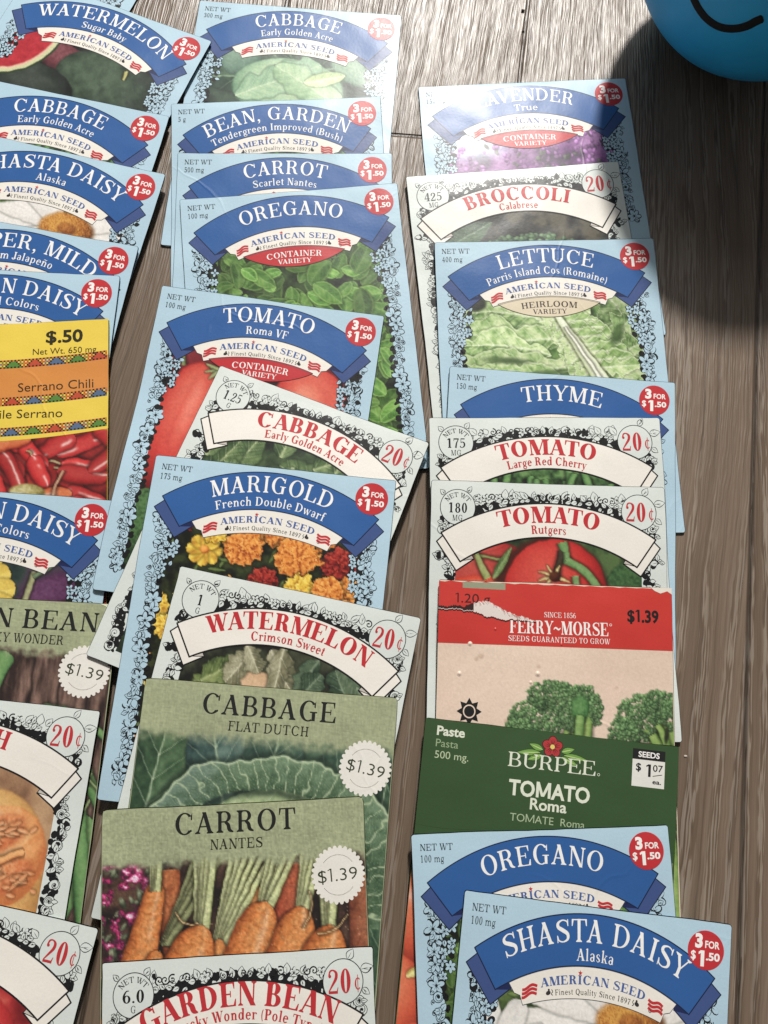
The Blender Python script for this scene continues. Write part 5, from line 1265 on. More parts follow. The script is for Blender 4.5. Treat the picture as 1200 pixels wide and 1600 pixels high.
def white_packet(pk, title, sub, wt, v1=48, pic=None, tw=None, sw=None, seed=1, unit='G', cap=5.6, track=.02, full=True):
    rnd = random.Random(seed); pk.mat = M_WHITE
    pk.envelope(WHITE_PAPER, M_WHITE, rnd)
    RO = (37.2 ** 2 + 11.1 ** 2) / 22.2; RI = (30.5 ** 2 + 9.0 ** 2) / 18.0
    if pic is not None:
        p = pic(pk.L, v1); arch_mask(p, (18.6, RI), 8.6, 73.4, v1); pk.photo(p, M_WHITE)
    # scrollwork frame
    ink = Ink(); vn = Vine(ink, WHITE_PAPER, rnd)
    u = 15.0
    while u < 67:
        top = 7 + RO - math.sqrt(RO * RO - (u - 41) ** 2)
        v = min(top - 1.6, 4.6 + abs(u - 41) * .045)
        for _ in range(5): vn.dark(u + rnd.uniform(-1.4, 1.4), top - rnd.uniform(.3, 2.3), rnd.uniform(.8, 1.5), rnd.uniform(.5, 1.0))
        r = rnd.random()
        if abs(u - 41) < 4: vn.leafy(u, v + 1.6, 3.2, -1.57 + (u - 41) * .18); vn.curl(u + (.8 if u > 41 else -.8), v + .6, 1.0, rnd.uniform(0, 6), 1 if u > 41 else -1, .3)
        elif r < .4: vn.curl(u, v, 1.35, rnd.uniform(0, 6), rnd.choice((-1, 1)), .38)
        elif r < .8:
            vn.leafy(u, v + .8, rnd.uniform(2.6, 4.2), -1.57 + rnd.uniform(-.9, .9)); vn.leafy(u - 1, v + 1.2, rnd.uniform(2, 3), math.pi - .3 + rnd.uniform(-.3, .3))
        else: vn.flower(u, v + .4, 1.5)
        # fill between garland and banner towards the circles
        if top - v > 3.2:
            vn.dark(u, (top + v) / 2 + .6, 1.3, 1.0); vn.leafy(u, v + 2.4, rnd.uniform(2, 3), rnd.uniform(0, 6.28))
        u += rnd.uniform(1.7, 2.3)
    for s in (-1, 1):
        v = 14.5
        while v < v1:
            ud = 5.6 + .7 * math.sin(v * .33) + (1.6 if 25 < v < 34 else 0)
            if 16.0 < v < 26: ud = 4.2 if v < 18 else 3.2
            U = 41 + s * (41 - ud)
            if not 18.2 < v < 25.5:
                for _ in range(5): vn.dark(U - s * rnd.uniform(-.6, 2.2), v + rnd.uniform(-1.2, 1.2), rnd.uniform(.8, 1.6), rnd.uniform(.5, 1.1))
                r = rnd.random()
                if r < .35: vn.curl(U, v, 1.5, rnd.uniform(0, 6), rnd.choice((-1, 1)), .36)
                elif r < .6: vn.rose(U, v, 1.7)
                else:
                    for q in range(3): vn.leafy(U, v + rnd.uniform(-.8, .8), rnd.uniform(2, 3), rnd.uniform(0, 6.28))
                if rnd.random() < .5: vn.leafy(U + s * .6, v, rnd.uniform(1.6, 2.4), (0 if s > 0 else math.pi) + rnd.uniform(-.7, .7))
            v += rnd.uniform(1.9, 2.5)
    # leaf flourish outside the price circle
    for a, l in ((-1.3, 3.4), (-.5, 4.2), (.35, 3.0), (1.1, 2.4)): vn.leafy(72.5 + 6.0 * math.cos(a), 9.0 + 6.0 * math.sin(a), l, a + .3)
    for a, l in ((3.9, 2.6), (2.2, 2.6), (5.3, 2.8)): vn.leafy(9.4 + 6.0 * math.cos(a), 9.2 + 6.0 * math.sin(a), l, a)
    pk.build(ink, 'scroll_border', M_WHITE)
    # weight and price medallions
    for u, v, nm in ((9.4, 9.2, 'weight_medallion'), (72.5, 9.0, 'price_medallion')):
        ink = Ink(); ink.disc(u, v, 6.1, WHITE_PAPER, 44e-6, 48); ink.ring(u, v, 5.95, 6.2, BLACK, 46e-6, 56)
        md = pk.build(ink, nm, M_WHITE)
        ink = Ink()
        if nm[0] == 'w':
            ink.serif('NET WT', u, v - 3.5, 1.6, BLACK, 84e-6, fit=8.0, radius=4.2, w=.13, h=.05, track=.06)
            ink.serif(wt, u, v + 1.9, 3.4, BLACK, 84e-6, w=.17, fit=None if len(wt) < 3 else 6.8); ink.serif(unit, u, v + 4.6, 1.9, BLACK, 84e-6, w=.10, h=.05)
            pk.build(ink, 'weight_lettering', M_WHITE, md)
        else:
            ink.serif('20', u - 1.1, v + 3.1, 6.5, RED, 84e-6, fit=7.4, w=.185, h=.045, track=.02); ink.serif('¢', u + 4.4, v + 2.5, 4.8, RED, 84e-6, fit=2.2, w=.2, h=.05)
            pk.build(ink, 'price_lettering', M_WHITE, md)
    # banner
    ink = Ink(); BN = S(240, 234, 224)
    for s in (-1, 1):
        U = lambda d: 41 + s * d
        tail = [(U(38.7), 21.0), (U(36.4), 18.8), (U(25.8), 26.6), (U(31.8), 30.6)]
        ink.poly(tail, BN, 54e-6); outline(ink, tail, .44, BLACK, 56e-6)
        fold = [(U(30.6), 27.4), (U(25.8), 26.5), (U(26.6), 25.2)]; ink.poly(fold, S(200, 192, 182), 59e-6); outline(ink, fold, .22, BLACK, 60e-6)
    A = arc_pts(41, 7.0, RO, 41 - 37.2, 41 + 37.2, 40); B = arc_pts(41, 18.6, RI, 41 - 30.5, 41 + 30.5, 40)
    ink.strip(A, B, BN, 63e-6); outline(ink, A + B[::-1], .50, BLACK, 66e-6)
    bn = pk.build(ink, 'banner', M_WHITE)
    ink = Ink(); it, wd = serif_layout(title, .21, .06, track)
    ink.serif(title, 41, 13.6, cap, TITLE_RED, 94e-6, fit=tw or wd * cap * .95, radius=64, w=.21, h=.06, track=track)
    pk.build(ink, 'title_lettering', M_WHITE, bn)
    if not sub: return
    ink = Ink(); it, wd = serif_layout(sub, .19, .08, .03)
    ink.serif(sub, 41, 17.3, 2.9, TITLE_RED, 94e-6, fit=sw or wd * 2.9 * .86, radius=58, w=.19, h=.08, track=.03)
    pk.build(ink, 'variety_lettering', M_WHITE, bn)

def olive_packet(pk, title, sub, pic, tw, sw, tu=41, seed=1, tv=9.2, worn=False):
    rnd = random.Random(seed); pk.mat = M_GREEN
    pk.envelope(OLIVE, M_GREEN, rnd, 1.6)
    pk.photo(pic(pk.L, pk.L - .5 if pk.L < 110 else 100), M_GREEN)
    ink = Ink()
    ink.serif(title, tu, tv, 6.1, BLACK, 84e-6, fit=tw, w=.145, h=.05, track=.06); ink.serif(sub, tu + .4, tv + 4.7, 2.9, S(34, 34, 28), 84e-6, fit=sw, w=.13, h=.055, track=.06)
    pk.build(ink, 'title_lettering', M_GREEN)
    ink = Ink(); cu, cv, r = 73.2, 22.0, 7.7; n = 30; CO = S(236, 231, 222)
    ink.disc(cu, cv, r, CO, 60e-6, 60)
    for i in range(n): ink.poly(ellpts(cu + r * math.cos(6.2832 * i / n), cv + r * math.sin(6.2832 * i / n), .72, .62, 6.2832 * i / n), CO, 61e-6)
    for i in range(26):
        for s in (-1, 1):
            a = s * 1.571 + (i / 25 - .5) * 1.75; ink.poly(ellpts(cu + 5.7 * math.cos(a), cv + 5.7 * math.sin(a), .15, .11, a, 6), S(70, 66, 60), 64e-6)
    st = pk.build(ink, 'price_seal', M_GREEN)
    ink = Ink(); ink.sans('$1.39', cu - .1, cv + 1.7, 3.7, S(48, 60, 34), 84e-6, fit=12.2, bold=-.008, rot=.16 if title != 'CARROT' else -.06)
    pk.build(ink, 'price_lettering', M_GREEN, st)
    if worn:
        ink = Ink(); ink.shape([(82, 0), (82, 9), (81.3, 6.5), (80.5, 5.6), (79.8, 2.6), (77.6, .8), (75.5, 0)], S(222, 226, 192), 70e-6); pk.build(ink, 'worn_corner', M_GREEN)

def torn_red_packet(pk):
    rnd = random.Random(3); pk.mat = M_RED
    PEACH = S(234, 209, 188); pk.envelope(PEACH, M_RED, rnd, .8)
    pk.photo(pic_broccoli(pk.L, pk.L - 1), M_RED)
    ink = Ink(); RD = S(206, 44, 32)
    top = [(0.1 + 81.8 * i / 40, .35 + .18 * math.sin(i * 2.1) + rnd.uniform(0, .25)) for i in range(41)]
    bot = [(0.1 + 81.8 * i / 40, 20.6) for i in range(41)]
    ink.strip(top, bot, RD, 40e-6)
    bd = pk.build(ink, 'brand_band', M_RED)
    ink = Ink()
    ink.serif('SINCE 1856', 42.5, 11.2, 1.75, WHITE, 84e-6, fit=11.2, w=.11, h=.05); ink.serif('FERRY~MORSE', 42.2, 16.6, 4.3, WHITE, 84e-6, fit=34.6, w=.18, h=.055, track=.0)
    ink.serif('SEEDS GUARANTEED TO GROW', 42.2, 19.2, 1.75, WHITE, 84e-6, fit=35.5, w=.12, h=.06, track=.05)
    ink.ring(60.2, 12.9, .3, .45, WHITE, 84e-6, 12)
    ink.sans('$1.39', 71.6, 11.6, 4.0, BLACK, 84e-6, fit=11, bold=.032); ink.sans('1.20 g', 12.0, 7.3, 3.1, S(60, 20, 18), 84e-6, fit=12.2)
    pk.build(ink, 'lettering', M_RED, bd)
    ink = Ink(); ink.poly([(8.4, .5), (23.4, .5), (23.4, 2.7), (8.4, 2.5)], S(150, 152, 124), 60e-6); pk.build(ink, 'tape_mark', M_RED)
    # tear across the left of the band: pale torn fibres, dark strip at left, dark red lower line, all flat
    ink = Ink()
    kx = [0, 3, 6, 9, 11.5, 14, 17, 19, 21, 23.5, 26, 29, 32, 34]; ku = [8.4, 8.9, 8.2, 8.7, 7.6, 7.0, 6.6, 7.4, 8.4, 9.6, 10.6, 11.2, 11.9, 12.6]; kl = [9.6, 9.9, 9.4, 10.1, 9.9, 10.6, 11.9, 11.6, 12.2, 12.6, 12.3, 12.5, 12.6, 12.8]
    up, lo = [], []
    for i in range(103):
        x = 34 * i / 102; jit = 1 if 0 < i < 100 else 0
        up.append((x, float(np.interp(x, kx, ku)) + jit * rnd.uniform(-.28, .28))); lo.append((x, float(np.interp(x, kx, kl)) + jit * rnd.uniform(-.22, .30)))
    ink.strip(up, lo, S(226, 212, 204), 96e-6)
    ink.strip([(a, b - .05) for a, b in up[:38]], [(a, b - .3) for a, b in lo[:38]], S(52, 24, 20), 100e-6)
    ink.strip([(a, b - .1) for a, b in lo], [(a, b + .34) for a, b in lo], S(84, 16, 14), 102e-6)
    for i in range(70):
        t = rnd.random(); k = 36 + t * 60; j = int(k); f = k - j
        u = up[j][0] + (up[j + 1][0] - up[j][0]) * f; v = up[j][1] + (up[j + 1][1] - up[j][1]) * f; d = rnd.uniform(.3, 1.6)
        ink.line([(u, v), (u + .4, v + d * .5), (u + .5 + rnd.uniform(-.4, .6), v + d)], .16, S(*rnd.choice([(244, 236, 230), (196, 170, 160), (176, 120, 110)])), 104e-6 + i * 3e-7, 2)
    pk.build(ink, 'torn_strip', M_RED); ink = Ink()
    ink.shape([(max(a, 0), max(b, 0.05)) for a, b in [(74.6, .1), (82, .1), (82, 2.2), (80.4, 1.2), (78, 2.0), (76, 1.2)]], S(232, 222, 208), 96e-6)
    pk.build(ink, 'torn_corner', M_RED)
    # seeds pressing through the paper
    for u, v, r in ((11.3, 20.6, .55), (7.8, 30.2, .62), (34.8, 29.4, .7), (32.4, 32.2, .45), (43.0, 19.8, .35), (20.0, 15.6, .4)):
        # built as a small dome
        M = bpy.data.meshes.new('seed_bump'); vs = []; fs = []
        n = 14; cols = RD if v < 20.3 else PEACH
        rr = [i / 6 for i in range(7)]
        for t in rr:
            for i in range(n):
                a = 6.2832 * i / n; p_ = pk.pos([u + r * 1.5 * t * math.cos(a)], [v + r * 1.5 * t * math.sin(a)], 46e-6 + 5.0e-4 * r * (1 - t * t) ** 2)[0]; vs.append(tuple(p_))
        for k in range(6):
            for i in range(n):
                j = (i + 1) % n; fs.append((k * n + i, (k + 1) * n + i, (k + 1) * n + j, k * n + j)[::-1])
        o = pk._mesh('seed_bump', np.array(vs), fs, np.tile(np.array(cols, float), (len(vs), 1)), None, M_RED, None)
        for pl in o.data.polygons: pl.use_smooth = True
    # sun emblem
    ink = Ink(); u, v = 11.4, 42.0
    ink.disc(u, v, 2.75, BLACK, 60e-6, 32); ink.ring(u, v, 1.75, 2.15, PEACH, 64e-6, 32)
    for i in range(8):
        a = 6.2832 * i / 8 + .39 - .39; c, s = math.cos(a), math.sin(a)
        ink.poly([(u + 4.3 * c, v + 4.3 * s), (u + 2.4 * c - 1.1 * s, v + 2.4 * s + 1.1 * c), (u + 2.4 * c + 1.1 * s, v + 2.4 * s - 1.1 * c)], BLACK, 61e-6)
    pk.build(ink, 'sun_emblem', M_RED)

def dark_green_packet(pk):
    rnd = random.Random(5); pk.mat = M_WEAVE
    GR = S(48, 80, 38); pk.envelope(GR, M_GREEN, rnd, .8)
    pk.photo(pic_plum_tomatoes(pk.L, pk.L - .6), M_GREEN)
    ink = Ink(); n = 40
    bot = []
    for i in range(n + 1):
        u = .1 + 81.8 * i / n; bot.append((u, 32.2 + .4 * math.sin(u * .2)))
    ink.strip([(.1 + 81.8 * i / n, .1) for i in range(n + 1)], bot, GR, 40e-6)
    bd = pk.build(ink, 'brand_band', M_GREEN)
    ink = Ink(); W2 = S(222, 226, 206); LG = S(150, 172, 128)
    ink.sans('Paste', 4.1, 4.8, 2.9, W2, 84e-6, bold=.028, fit=9.0, align='l'); ink.sans('Pasta', 4.1, 8.4, 2.5, LG, 84e-6, fit=7.2, align='l'); ink.sans('500 mg.', 4.1, 11.9, 2.4, S(186, 200, 160), 84e-6, fit=10.8, align='l')
    ink.serif('BURPEE', 41.6, 11.8, 4.4, W2, 84e-6, fit=28.4, w=.12, h=.05, track=.0); ink.ring(56.6, 11.3, .3, .45, W2, 84e-6, 12)
    ink.sans('TOMATO', 41.3, 20.2, 4.7, W2, 84e-6, bold=.03, fit=25.8); ink.sans('Roma', 41.3, 23.9, 3.5, W2, 84e-6, bold=.02, fit=11.6); ink.sans('TOMATE  Roma', 41.3, 27.9, 2.4, S(168, 186, 148), 84e-6, fit=23.6)
    pk.build(ink, 'lettering', M_GREEN, bd)
    ink = Ink()
    for a, d, l in ((2.75, 3.2, 5.4), (3.05, 3.6, 8.0), (3.45, 3.0, 5.0), (.10, 3.6, 8.2), (.38, 3.2, 6.0), (-.3, 3.0, 4.6)):
        P_ = leafpts(41.4 + d * math.cos(a), 5.8 + d * .7 * math.sin(a) + .6, l, 1.0, a); ink.poly(P_, S(110, 160, 60), 60e-6); ink.poly(leafpts(41.4 + d * math.cos(a), 6.4 + d * .7 * math.sin(a), l * .9, .14, a), S(190, 210, 130), 64e-6); outline(ink, P_, .14, S(28, 50, 22), 62e-6)
    for i in range(5):
        a = 6.2832 * i / 5 - 1.57; ink.poly(ellpts(41.4 + 1.7 * math.cos(a), 4.5 + 1.6 * math.sin(a), 1.8, 1.55, a, 12), S(60, 14, 16), 70e-6 + i * 4e-7); ink.poly(ellpts(41.4 + 1.7 * math.cos(a), 4.5 + 1.6 * math.sin(a), 1.56, 1.32, a, 12), S(184, 40, 44), 73e-6 + i * 4e-7)
        for da in (-.3, 0, .3): ink.poly(leafpts(41.4, 4.5, 2.6, .1, a + da), S(70, 14, 18), 76e-6)
    ink.poly(ellpts(41.4, 4.5, .75, .75, 0, 10), S(226, 206, 90), 80e-6)
    pk.build(ink, 'flower_emblem', M_GREEN)
    ink = Ink(); ink.poly([(67.2, 2.0), (77.6, 2.0), (77.6, 5.2), (67.2, 5.2)], BLACK, 62e-6); ink.poly([(67.2, 5.2), (77.6, 5.2), (77.6, 13.4), (67.2, 13.4)], S(226, 224, 216), 62e-6)
    lb = pk.build(ink, 'price_label', M_GREEN)
    ink = Ink(); ink.sans('SEEDS', 72.4, 4.4, 1.75, WHITE, 84e-6, bold=.025, fit=6.8); ink.sans('$', 69.2, 8.6, 2.4, BLACK, 84e-6, bold=.02); ink.sans('1', 72.4, 10.2, 3.8, BLACK, 84e-6, bold=.035); ink.sans('07', 75.4, 8.4, 2.1, BLACK, 84e-6, bold=.01, fit=3.2); ink.line([(73.8, 9.9), (75.5, 9.5), (76.8, 9.2)], .2, BLACK, 84e-6); ink.sans('ea.', 75.2, 12.2, 1.4, BLACK, 84e-6, fit=2.8, bold=.02)
    pk.build(ink, 'price_lettering', M_GREEN, lb)

def chili_packet(pk):
    rnd = random.Random(9); pk.mat = M_RED
    YL = S(238, 206, 44); OR = S(220, 138, 46); pk.envelope(S(226, 206, 60), M_RED, rnd, .8)
    p = pic_chili(pk.L, pk.L - 1); pk.photo(p, M_RED)
    def sweep(v, d): return [(.1 + 81.8 * i / 40, v + d * (1 - ((i / 40 - .5) * 2) ** 2)) for i in range(41)]
    ink = Ink()
    a, b, c, d, e = [(.1 + 2.045 * i, .1) for i in range(41)], sweep(13.4, 2.2), sweep(27.0, 2.4), sweep(38.0, 2.4), None
    ink.strip(a, b, YL, 40e-6); ink.strip(b, c, OR, 41e-6); ink.strip(c, sweep(40.4, 3.0), YL, 42e-6)
    bd = pk.build(ink, 'colour_bands', M_RED)
    ink = Ink(); q = .62
    for bi, base in enumerate((13.4, 27.0, 38.0)):
        for i in range(int(81.6 / q)):
            u = .2 + i * q; vv = base + (2.2 if bi == 0 else 2.4) * (1 - ((u / 82 - .5) * 2) ** 2)
            d = abs(i % 12 - 6)
            for r_ in range(5):
                if (i + r_) % 2: col = BLACK if (r_ in (0, 4) or abs(r_ - d * .8) < .9) else [S(86, 134, 44), S(196, 70, 30), S(86, 108, 140)][(i // 12 + bi) % 3]
                elif r_ > d * .8: col = [S(86, 134, 44), S(196, 70, 30), S(86, 108, 140)][(i // 12 + bi) % 3]
                else: col = YL if r_ % 2 else S(214, 120, 30)
                v0 = vv - 1.7 + r_ * q
                ink.poly([(u, v0), (u + q, v0), (u + q, v0 + q), (u, v0 + q)], col, 50e-6)
    pk.build(ink, 'woven_pattern', M_RED, bd)
    ink = Ink(); DK = S(58, 40, 14)
    ink.sans('$.50', 66.4, 8.0, 4.7, S(40, 36, 12), 84e-6, fit=13.0, bold=.03, rot=.0); ink.sans('Net Wt. 650 mg', 66.6, 12.3, 2.4, DK, 84e-6, fit=22.2, rot=.0)
    ink.sans('Serrano Chili', 63.8, 25.6, 3.4, DK, 84e-6, fit=26.0, rot=-.02); ink.sans('Chile Serrano', 52.5, 35.4, 3.3, DK, 84e-6, fit=27.5, rot=.02)
    pk.build(ink, 'lettering', M_RED, bd)
# ------------------------------------------------------------------ where the packets lie: top left corner (m), turn, width, length; bottom of the pile first
PK = {
    'topleft':(-0.18617,0.30800,-0.32682,0.08200,0.11163),
    'cab1':(-0.09078,0.26148,-0.00298,0.08251,0.11163),
    'wmel':(-0.16103,0.26555,-0.30768,0.08200,0.11163),
    'cabl':(-0.17532,0.21481,-0.14187,0.08200,0.11163),
    'shal':(-0.17251,0.19050,-0.16533,0.08200,0.11163),
    'pepper':(-0.17872,0.15518,-0.11100,0.08200,0.11163),
    'afr1':(-0.18395,0.13135,0.02578,0.08200,0.11163),
    'serrano':(-0.18441,0.10494,0.13503,0.08200,0.11200),
    'afr2':(-0.17238,0.05013,0.00304,0.08200,0.11163),
    'gnb':(-0.16619,0.01413,0.01770,0.08200,0.11200),
    'squash':(-0.16716,-0.01545,-0.03354,0.08200,0.10921),
    'blw':(-0.15710,-0.06936,-0.14452,0.08200,0.10921),
    'bean':(-0.09454,0.20933,0.12815,0.08150,0.11163),
    'carrot':(-0.08865,0.18703,0.08919,0.08158,0.11163),
    'oreg':(-0.08509,0.16678,0.17497,0.08182,0.11163),
    'roma':(-0.08660,0.13132,-0.06736,0.08159,0.11163),
    'wcab':(-0.06166,0.10180,-0.29153,0.07883,0.10750),
    'mari':(-0.07856,0.06669,-0.03352,0.08211,0.11163),
    'crim':(-0.06499,0.02939,-0.13453,0.08031,0.10921),
    'cfd':(-0.07112,-0.00683,-0.00156,0.08002,0.11400),
    'cn':(-0.07848,-0.04675,0.12187,0.07948,0.11400),
    'gbean':(-0.07201,-0.08852,0.12582,0.07916,0.10000),
    'lav':(0.00051,0.22805,0.13885,0.08351,0.11163),
    'broc':(-0.00152,0.18546,0.16927,0.08262,0.10921),
    'lett':(0.01082,0.15771,0.10556,0.08239,0.11163),
    'thyme':(0.01949,0.10877,0.00458,0.08083,0.11163),
    'cherry':(0.01302,0.08807,0.07936,0.08070,0.10921),
    'rut':(0.01519,0.06552,0.04405,0.07979,0.10921),
    'ferry':(0.01984,0.03182,0.03999,0.07733,0.11400),
    'burp':(0.01826,-0.01256,-0.03767,0.08140,0.11000),
    'oreg2':(0.01591,-0.04772,0.10681,0.08019,0.11163),
    'sha2':(0.03333,-0.06217,-0.04929,0.08163,0.11163),
}
ORDER = list(PK)
STACK = solve_stack(ORDER, PK)
G_BLUE, G_WHITE, G_OLIVE = 'light blue seed packets with blue banners', 'white seed packets priced 20 cents', 'olive green seed packets priced 1.39'
def new(key, label, group):
    p = Packet(key, *PK[key], *STACK[key])
    tag(p.root, label, 'seed packet', group)
    return p
B_ = lambda key, label, *a, **k: blue_packet(new(key, label, G_BLUE), *a, **k)
W_ = lambda key, label, *a, **k: white_packet(new(key, label, G_WHITE), *a, **k)

B_('topleft', 'light blue seed packet mostly hidden behind the watermelon packet', '', '', '4 g', v1=40, seed=1)
B_('cab1', 'light blue cabbage packet with a whole cabbage head, net weight 300 mg', 'CABBAGE', 'Early Golden Acre', '300 mg', v1=52, pic=pic_cabbage, tw=34, sw=28.5, seed=2)
B_('wmel', 'light blue watermelon packet with a red melon slice, Sugar Baby', 'WATERMELON', 'Sugar Baby', '1 g', v1=62, pic=pic_watermelon, tw=57, sw=19, seed=3)
B_('cabl', 'light blue cabbage packet lying on the Sugar Baby watermelon packet, its photo covered', 'CABBAGE', 'Early Golden Acre', '300 mg', v1=36, pic=pic_green_sliver, tw=36, sw=30, seed=4)
B_('shal', 'light blue shasta daisy packet at the left edge above the mild pepper packet', 'SHASTA DAISY', 'Alaska', '100 mg', v1=50, pic=pic_daisy, tw=56, sw=11.5, seed=5)
B_('pepper', 'light blue mild pepper packet reading Jalapeño', 'PEPPER, MILD', 'Tam Jalapeño', '200 mg', v1=40, pic=pic_green_sliver, tw=56, sw=24, seed=6)
B_('afr1', 'light blue African daisy packet tucked above the yellow chili packet', 'AFRICAN DAISY', 'Special Colors', '200 mg', v1=42, pic=pic_african, tw=60, sw=27, seed=7)
pk = new('serrano', 'yellow and orange serrano chili packet with red chilies', 'other printed seed packets'); chili_packet(pk)
B_('afr2', 'light blue African daisy packet with a yellow flower, below the red chilies', 'AFRICAN DAISY', 'Special Colors', '200 mg', v1=50, pic=pic_african, tw=60, sw=27, seed=8)
olive_packet(new('gnb', 'olive green bean packet with green pods on brown wood', G_OLIVE), 'GREEN BEAN', 'KENTUCKY WONDER', pic_beans, 60, 38, seed=9, tu=46, worn=True)
W_('squash', 'white squash packet with a cut orange squash', 'SQUASH', 'Butternut', '3', v1=100, pic=pic_squash, tw=27.5, sw=19, seed=10)
W_('blw', 'white 20 cent packet with red fruit, lowest at the left edge', 'BEET', '', '3', v1=100, pic=pic_red_fruit, tw=18.5, seed=11)
B_('bean', 'light blue garden bean packet with net weight 5 g', 'BEAN, GARDEN', 'Tendergreen Improved (Bush)', '5 g', v1=40, pic=pic_green_sliver, tw=56, sw=51, seed=12)
B_('carrot', 'light blue carrot packet reading Scarlet Nantes', 'CARROT', 'Scarlet Nantes', '500 mg', v1=36, tw=31, sw=24, seed=13)
B_('oreg', 'light blue oregano packet with green oregano leaves in full view', 'OREGANO', '', '100 mg', v1=103, pic=lambda L, v: pic_herb(L, v), variety='CONTAINER', tw=38, seed=14)
B_('roma', 'light blue tomato packet with red plum tomatoes, reading Roma VF', 'TOMATO', 'Roma VF', '100 mg', v1=104, pic=pic_tomato_roma, variety='CONTAINER', tw=32.5, sw=15, seed=15)
W_('wcab', 'white cabbage packet tilted over the blue tomato packet', 'CABBAGE', 'Early Golden Acre', '1.25', v1=103, pic=pic_greens, tw=39, sw=30, seed=16)
B_('mari', 'light blue marigold packet with orange and yellow marigold flowers', 'MARIGOLD', 'French Double Dwarf', '175 mg', v1=104, pic=pic_marigold, tw=40.5, sw=36.5, seed=17)
W_('crim', 'white watermelon packet with pale melons, Crimson Sweet', 'WATERMELON', 'Crimson Sweet', '1', v1=100, pic=pic_melon_crimson, tw=54.5, sw=24.5, seed=18)
olive_packet(new('cfd', 'olive cabbage packet with a big veined cabbage leaf, Flat Dutch', G_OLIVE), 'CABBAGE', 'FLAT DUTCH', pic_cabbage_flat, 43.5, 26, tu=41, seed=19)
olive_packet(new('cn', 'olive carrot packet with a bunch of orange carrots', G_OLIVE), 'CARROT', 'NANTES', pic_carrots, 38, 16.4, tu=41.5, seed=20, tv=8.2)
W_('gbean', 'white garden bean packet below the orange carrots', 'GARDEN BEAN', 'Kentucky Wonder (Pole Type)', '6.0', v1=91, pic=pic_green_sliver, tw=58.5, sw=50, cap=6.4, seed=21)
B_('lav', 'light blue lavender packet with purple blossom and a bright glare', 'LAVENDER', 'True', '150 mg', v1=62, pic=pic_lavender, variety='CONTAINER', tw=37.5, sw=9, seed=22)
W_('broc', 'white broccoli packet over the lavender packet', 'BROCCOLI', 'Calabrese', '425', v1=103, pic=pic_broccoli_dark, unit='MG', tw=39.5, sw=14.5, seed=23)
B_('lett', 'light blue lettuce packet with pale green romaine leaves', 'LETTUCE', 'Parris Island Cos (Romaine)', '400 mg', v1=74, pic=pic_lettuce, variety='HEIRLOOM', tw=35, sw=44.5, seed=24)
B_('thyme', 'light blue thyme packet below the lettuce leaves', 'THYME', '', '150 mg', v1=42, tw=28.5, seed=25)
W_('cherry', 'white tomato packet reading Large Red Cherry, on the thyme packet', 'TOMATO', 'Large Red Cherry', '175', v1=44, pic=pic_green_sliver, unit='MG', tw=34.5, sw=27.5, seed=26)
W_('rut', 'white tomato packet with large red tomatoes and a green stem, Rutgers', 'TOMATO', 'Rutgers', '180', v1=52, pic=pic_tomato_slicer, unit='MG', tw=34.8, sw=12, seed=27)
torn_red_packet(new('ferry', 'red and cream broccoli packet with a torn red top', 'other printed seed packets'))
dark_green_packet(new('burp', 'dark green tomato packet with a red flower emblem', 'other printed seed packets'))
B_('oreg2', 'light blue oregano packet half covered by the lowest shasta daisy packet', 'OREGANO', '', '100 mg', v1=104, pic=lambda L, v: pic_herb(L, v), variety='CONTAINER', tw=38, seed=28)
B_('sha2', 'light blue shasta daisy packet on top of an oregano packet, uncovered', 'SHASTA DAISY', 'Alaska', '100 mg', v1=104, pic=pic_daisy, tw=55.5, sw=11, seed=29, sv=1.2)

# ------------------------------------------------------------------ blue ball with a drawn smile
BALL_C, BALL_R = Vector((0.12394, 0.26465, 0.0517)), 0.0515
def plastic(name, col, rough):
    m = bpy.data.materials.new(name); m.use_nodes = True; nt = m.node_tree; bs = nt.nodes['Principled BSDF']
    n = nd(nt, 'ShaderNodeTexNoise'); setin(n, Scale=60.0, Detail=3.0)
    g = nd(nt, 'ShaderNodeNewGeometry'); nt.links.new(g.outputs['Position'], n.inputs['Vector'])
    c = ramp(nt, n.outputs['Fac'], [(0.3, tuple(k * .93 for k in col)), (0.7, tuple(min(1, k * 1.05) for k in col))]); nt.links.new(c, bs.inputs['Base Color'])
    bs.inputs['Roughness'].default_value = rough
    n2 = nd(nt, 'ShaderNodeTexNoise'); setin(n2, Scale=700.0, Detail=2.0); nt.links.new(g.outputs['Position'], n2.inputs['Vector'])
    b = nd(nt, 'ShaderNodeBump'); setin(b, Strength=.25, Distance=.00008); nt.links.new(n2.outputs['Fac'], b.inputs['Height']); nt.links.new(b.outputs[0], bs.inputs['Normal'])
    return m
bm_v, bm_f = [], []
NS, NR = 96, 56
for i in range(NR + 1):
    t = math.pi * i / NR
    for j in range(NS):
        a = 2 * math.pi * j / NS; bm_v.append((BALL_R * math.sin(t) * math.cos(a), BALL_R * math.sin(t) * math.sin(a), BALL_R * math.cos(t)))
for i in range(NR):
    for j in range(NS):
        k = (j + 1) % NS; bm_f.append((i * NS + j, (i + 1) * NS + j, (i + 1) * NS + k, i * NS + k))
root = bpy.data.objects.new('toy_ball', None); root.empty_display_size = .02; root.location = BALL_C; scene.collection.objects.link(root)
tag(root, 'blue ball with a black curved smile', 'ball')
me = bpy.data.meshes.new('ball_body'); me.from_pydata(bm_v, [], bm_f); me.materials.append(plastic('blue_vinyl', S(44, 186, 250), .5)); me.polygons.foreach_set('use_smooth', np.ones(len(bm_f), bool)); me.update()
ob = bpy.data.objects.new('ball_body', me); scene.collection.objects.link(ob); ob.parent = root
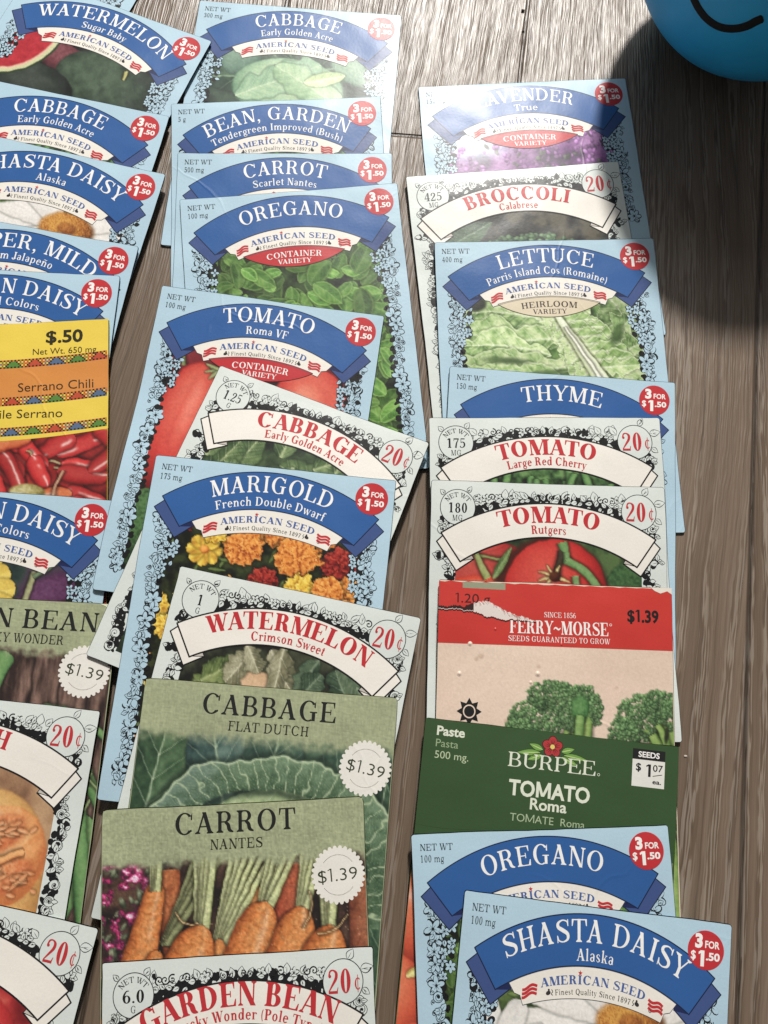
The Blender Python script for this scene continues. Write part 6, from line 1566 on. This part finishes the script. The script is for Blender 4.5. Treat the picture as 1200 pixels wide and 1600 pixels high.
# smile: a raised black line lying on the ball's skin
SM = [(-0.03632, -0.03650, -0.00075), (-0.03426, -0.03832, -0.00313), (-0.03178, -0.04022, -0.00498), (-0.02837, -0.04249, -0.00645), (-0.02422, -0.04495, -0.00671), (-0.02032, -0.04705, -0.00510), (-0.01738, -0.04841, -0.00255), (-0.01546, -0.04912, 0.00022), (-0.01401, -0.04953, 0.00179)]
mid = _curve([tuple(p) for p in SM], 5)
vs, fs = [], []
for i, p in enumerate(mid):
    n = Vector(p).normalized(); a = Vector(mid[max(i - 1, 0)]); b = Vector(mid[min(i + 1, len(mid) - 1)])
    tg = (b - a).normalized(); sd = n.cross(tg).normalized(); tp = .0015 * min(1, .35 + .5 * min(i, len(mid) - 1 - i))
    for q in range(9):
        x = -1 + q / 4; d = (n * BALL_R + sd * (tp * x)).normalized()
        vs.append(tuple(d * (BALL_R + .00004 + .00022 * (1 - x * x))))
for i in range(len(mid) - 1):
    for q in range(8): fs.append((i * 9 + q, i * 9 + q + 1, (i + 1) * 9 + q + 1, (i + 1) * 9 + q))
me = bpy.data.meshes.new('smile'); me.from_pydata(vs, [], fs); me.materials.append(plastic('black_paint', (.003, .003, .004), .8)); me.polygons.foreach_set('use_smooth', np.ones(len(fs), bool)); me.update()
ob = bpy.data.objects.new('smile', me); scene.collection.objects.link(ob); ob.parent = root

# ------------------------------------------------------------------ crumbs on the boards
for i, (x, y, r, c, lab) in enumerate([(0.1037, -0.0187, .00038, S(190, 180, 168), 'tiny pale crumb on the floor beside the dark green packet'), (0.0410, 0.2690, .0009, S(70, 60, 52), 'dark grain of grit on the floor seam above the lavender packet'), (0.0415, 0.2590, .0006, S(60, 52, 46), 'smallest dark speck on the floor above the lavender packet')]):
    rnd = random.Random(i); vs, fs = [], []
    for k in range(5):
        t = math.pi * k / 4
        for j in range(8):
            a = math.pi * j / 4; w = r * rnd.uniform(.75, 1.2) * (1.5 if i == 0 else 1)
            vs.append((w * math.sin(t) * math.cos(a), .6 * w * math.sin(t) * math.sin(a), r * .5 * math.cos(t) + r * .45))
    for k in range(4):
        for j in range(8): fs.append((k * 8 + j, (k + 1) * 8 + j, (k + 1) * 8 + (j + 1) % 8, k * 8 + (j + 1) % 8))
    me = bpy.data.meshes.new('crumb'); me.from_pydata(vs, [], fs); me.materials.append(plastic('crumb', c, .8)); me.update()
    ob = bpy.data.objects.new('crumb', me); ob.location = (x, y, 0); scene.collection.objects.link(ob); tag(ob, lab, 'crumb')
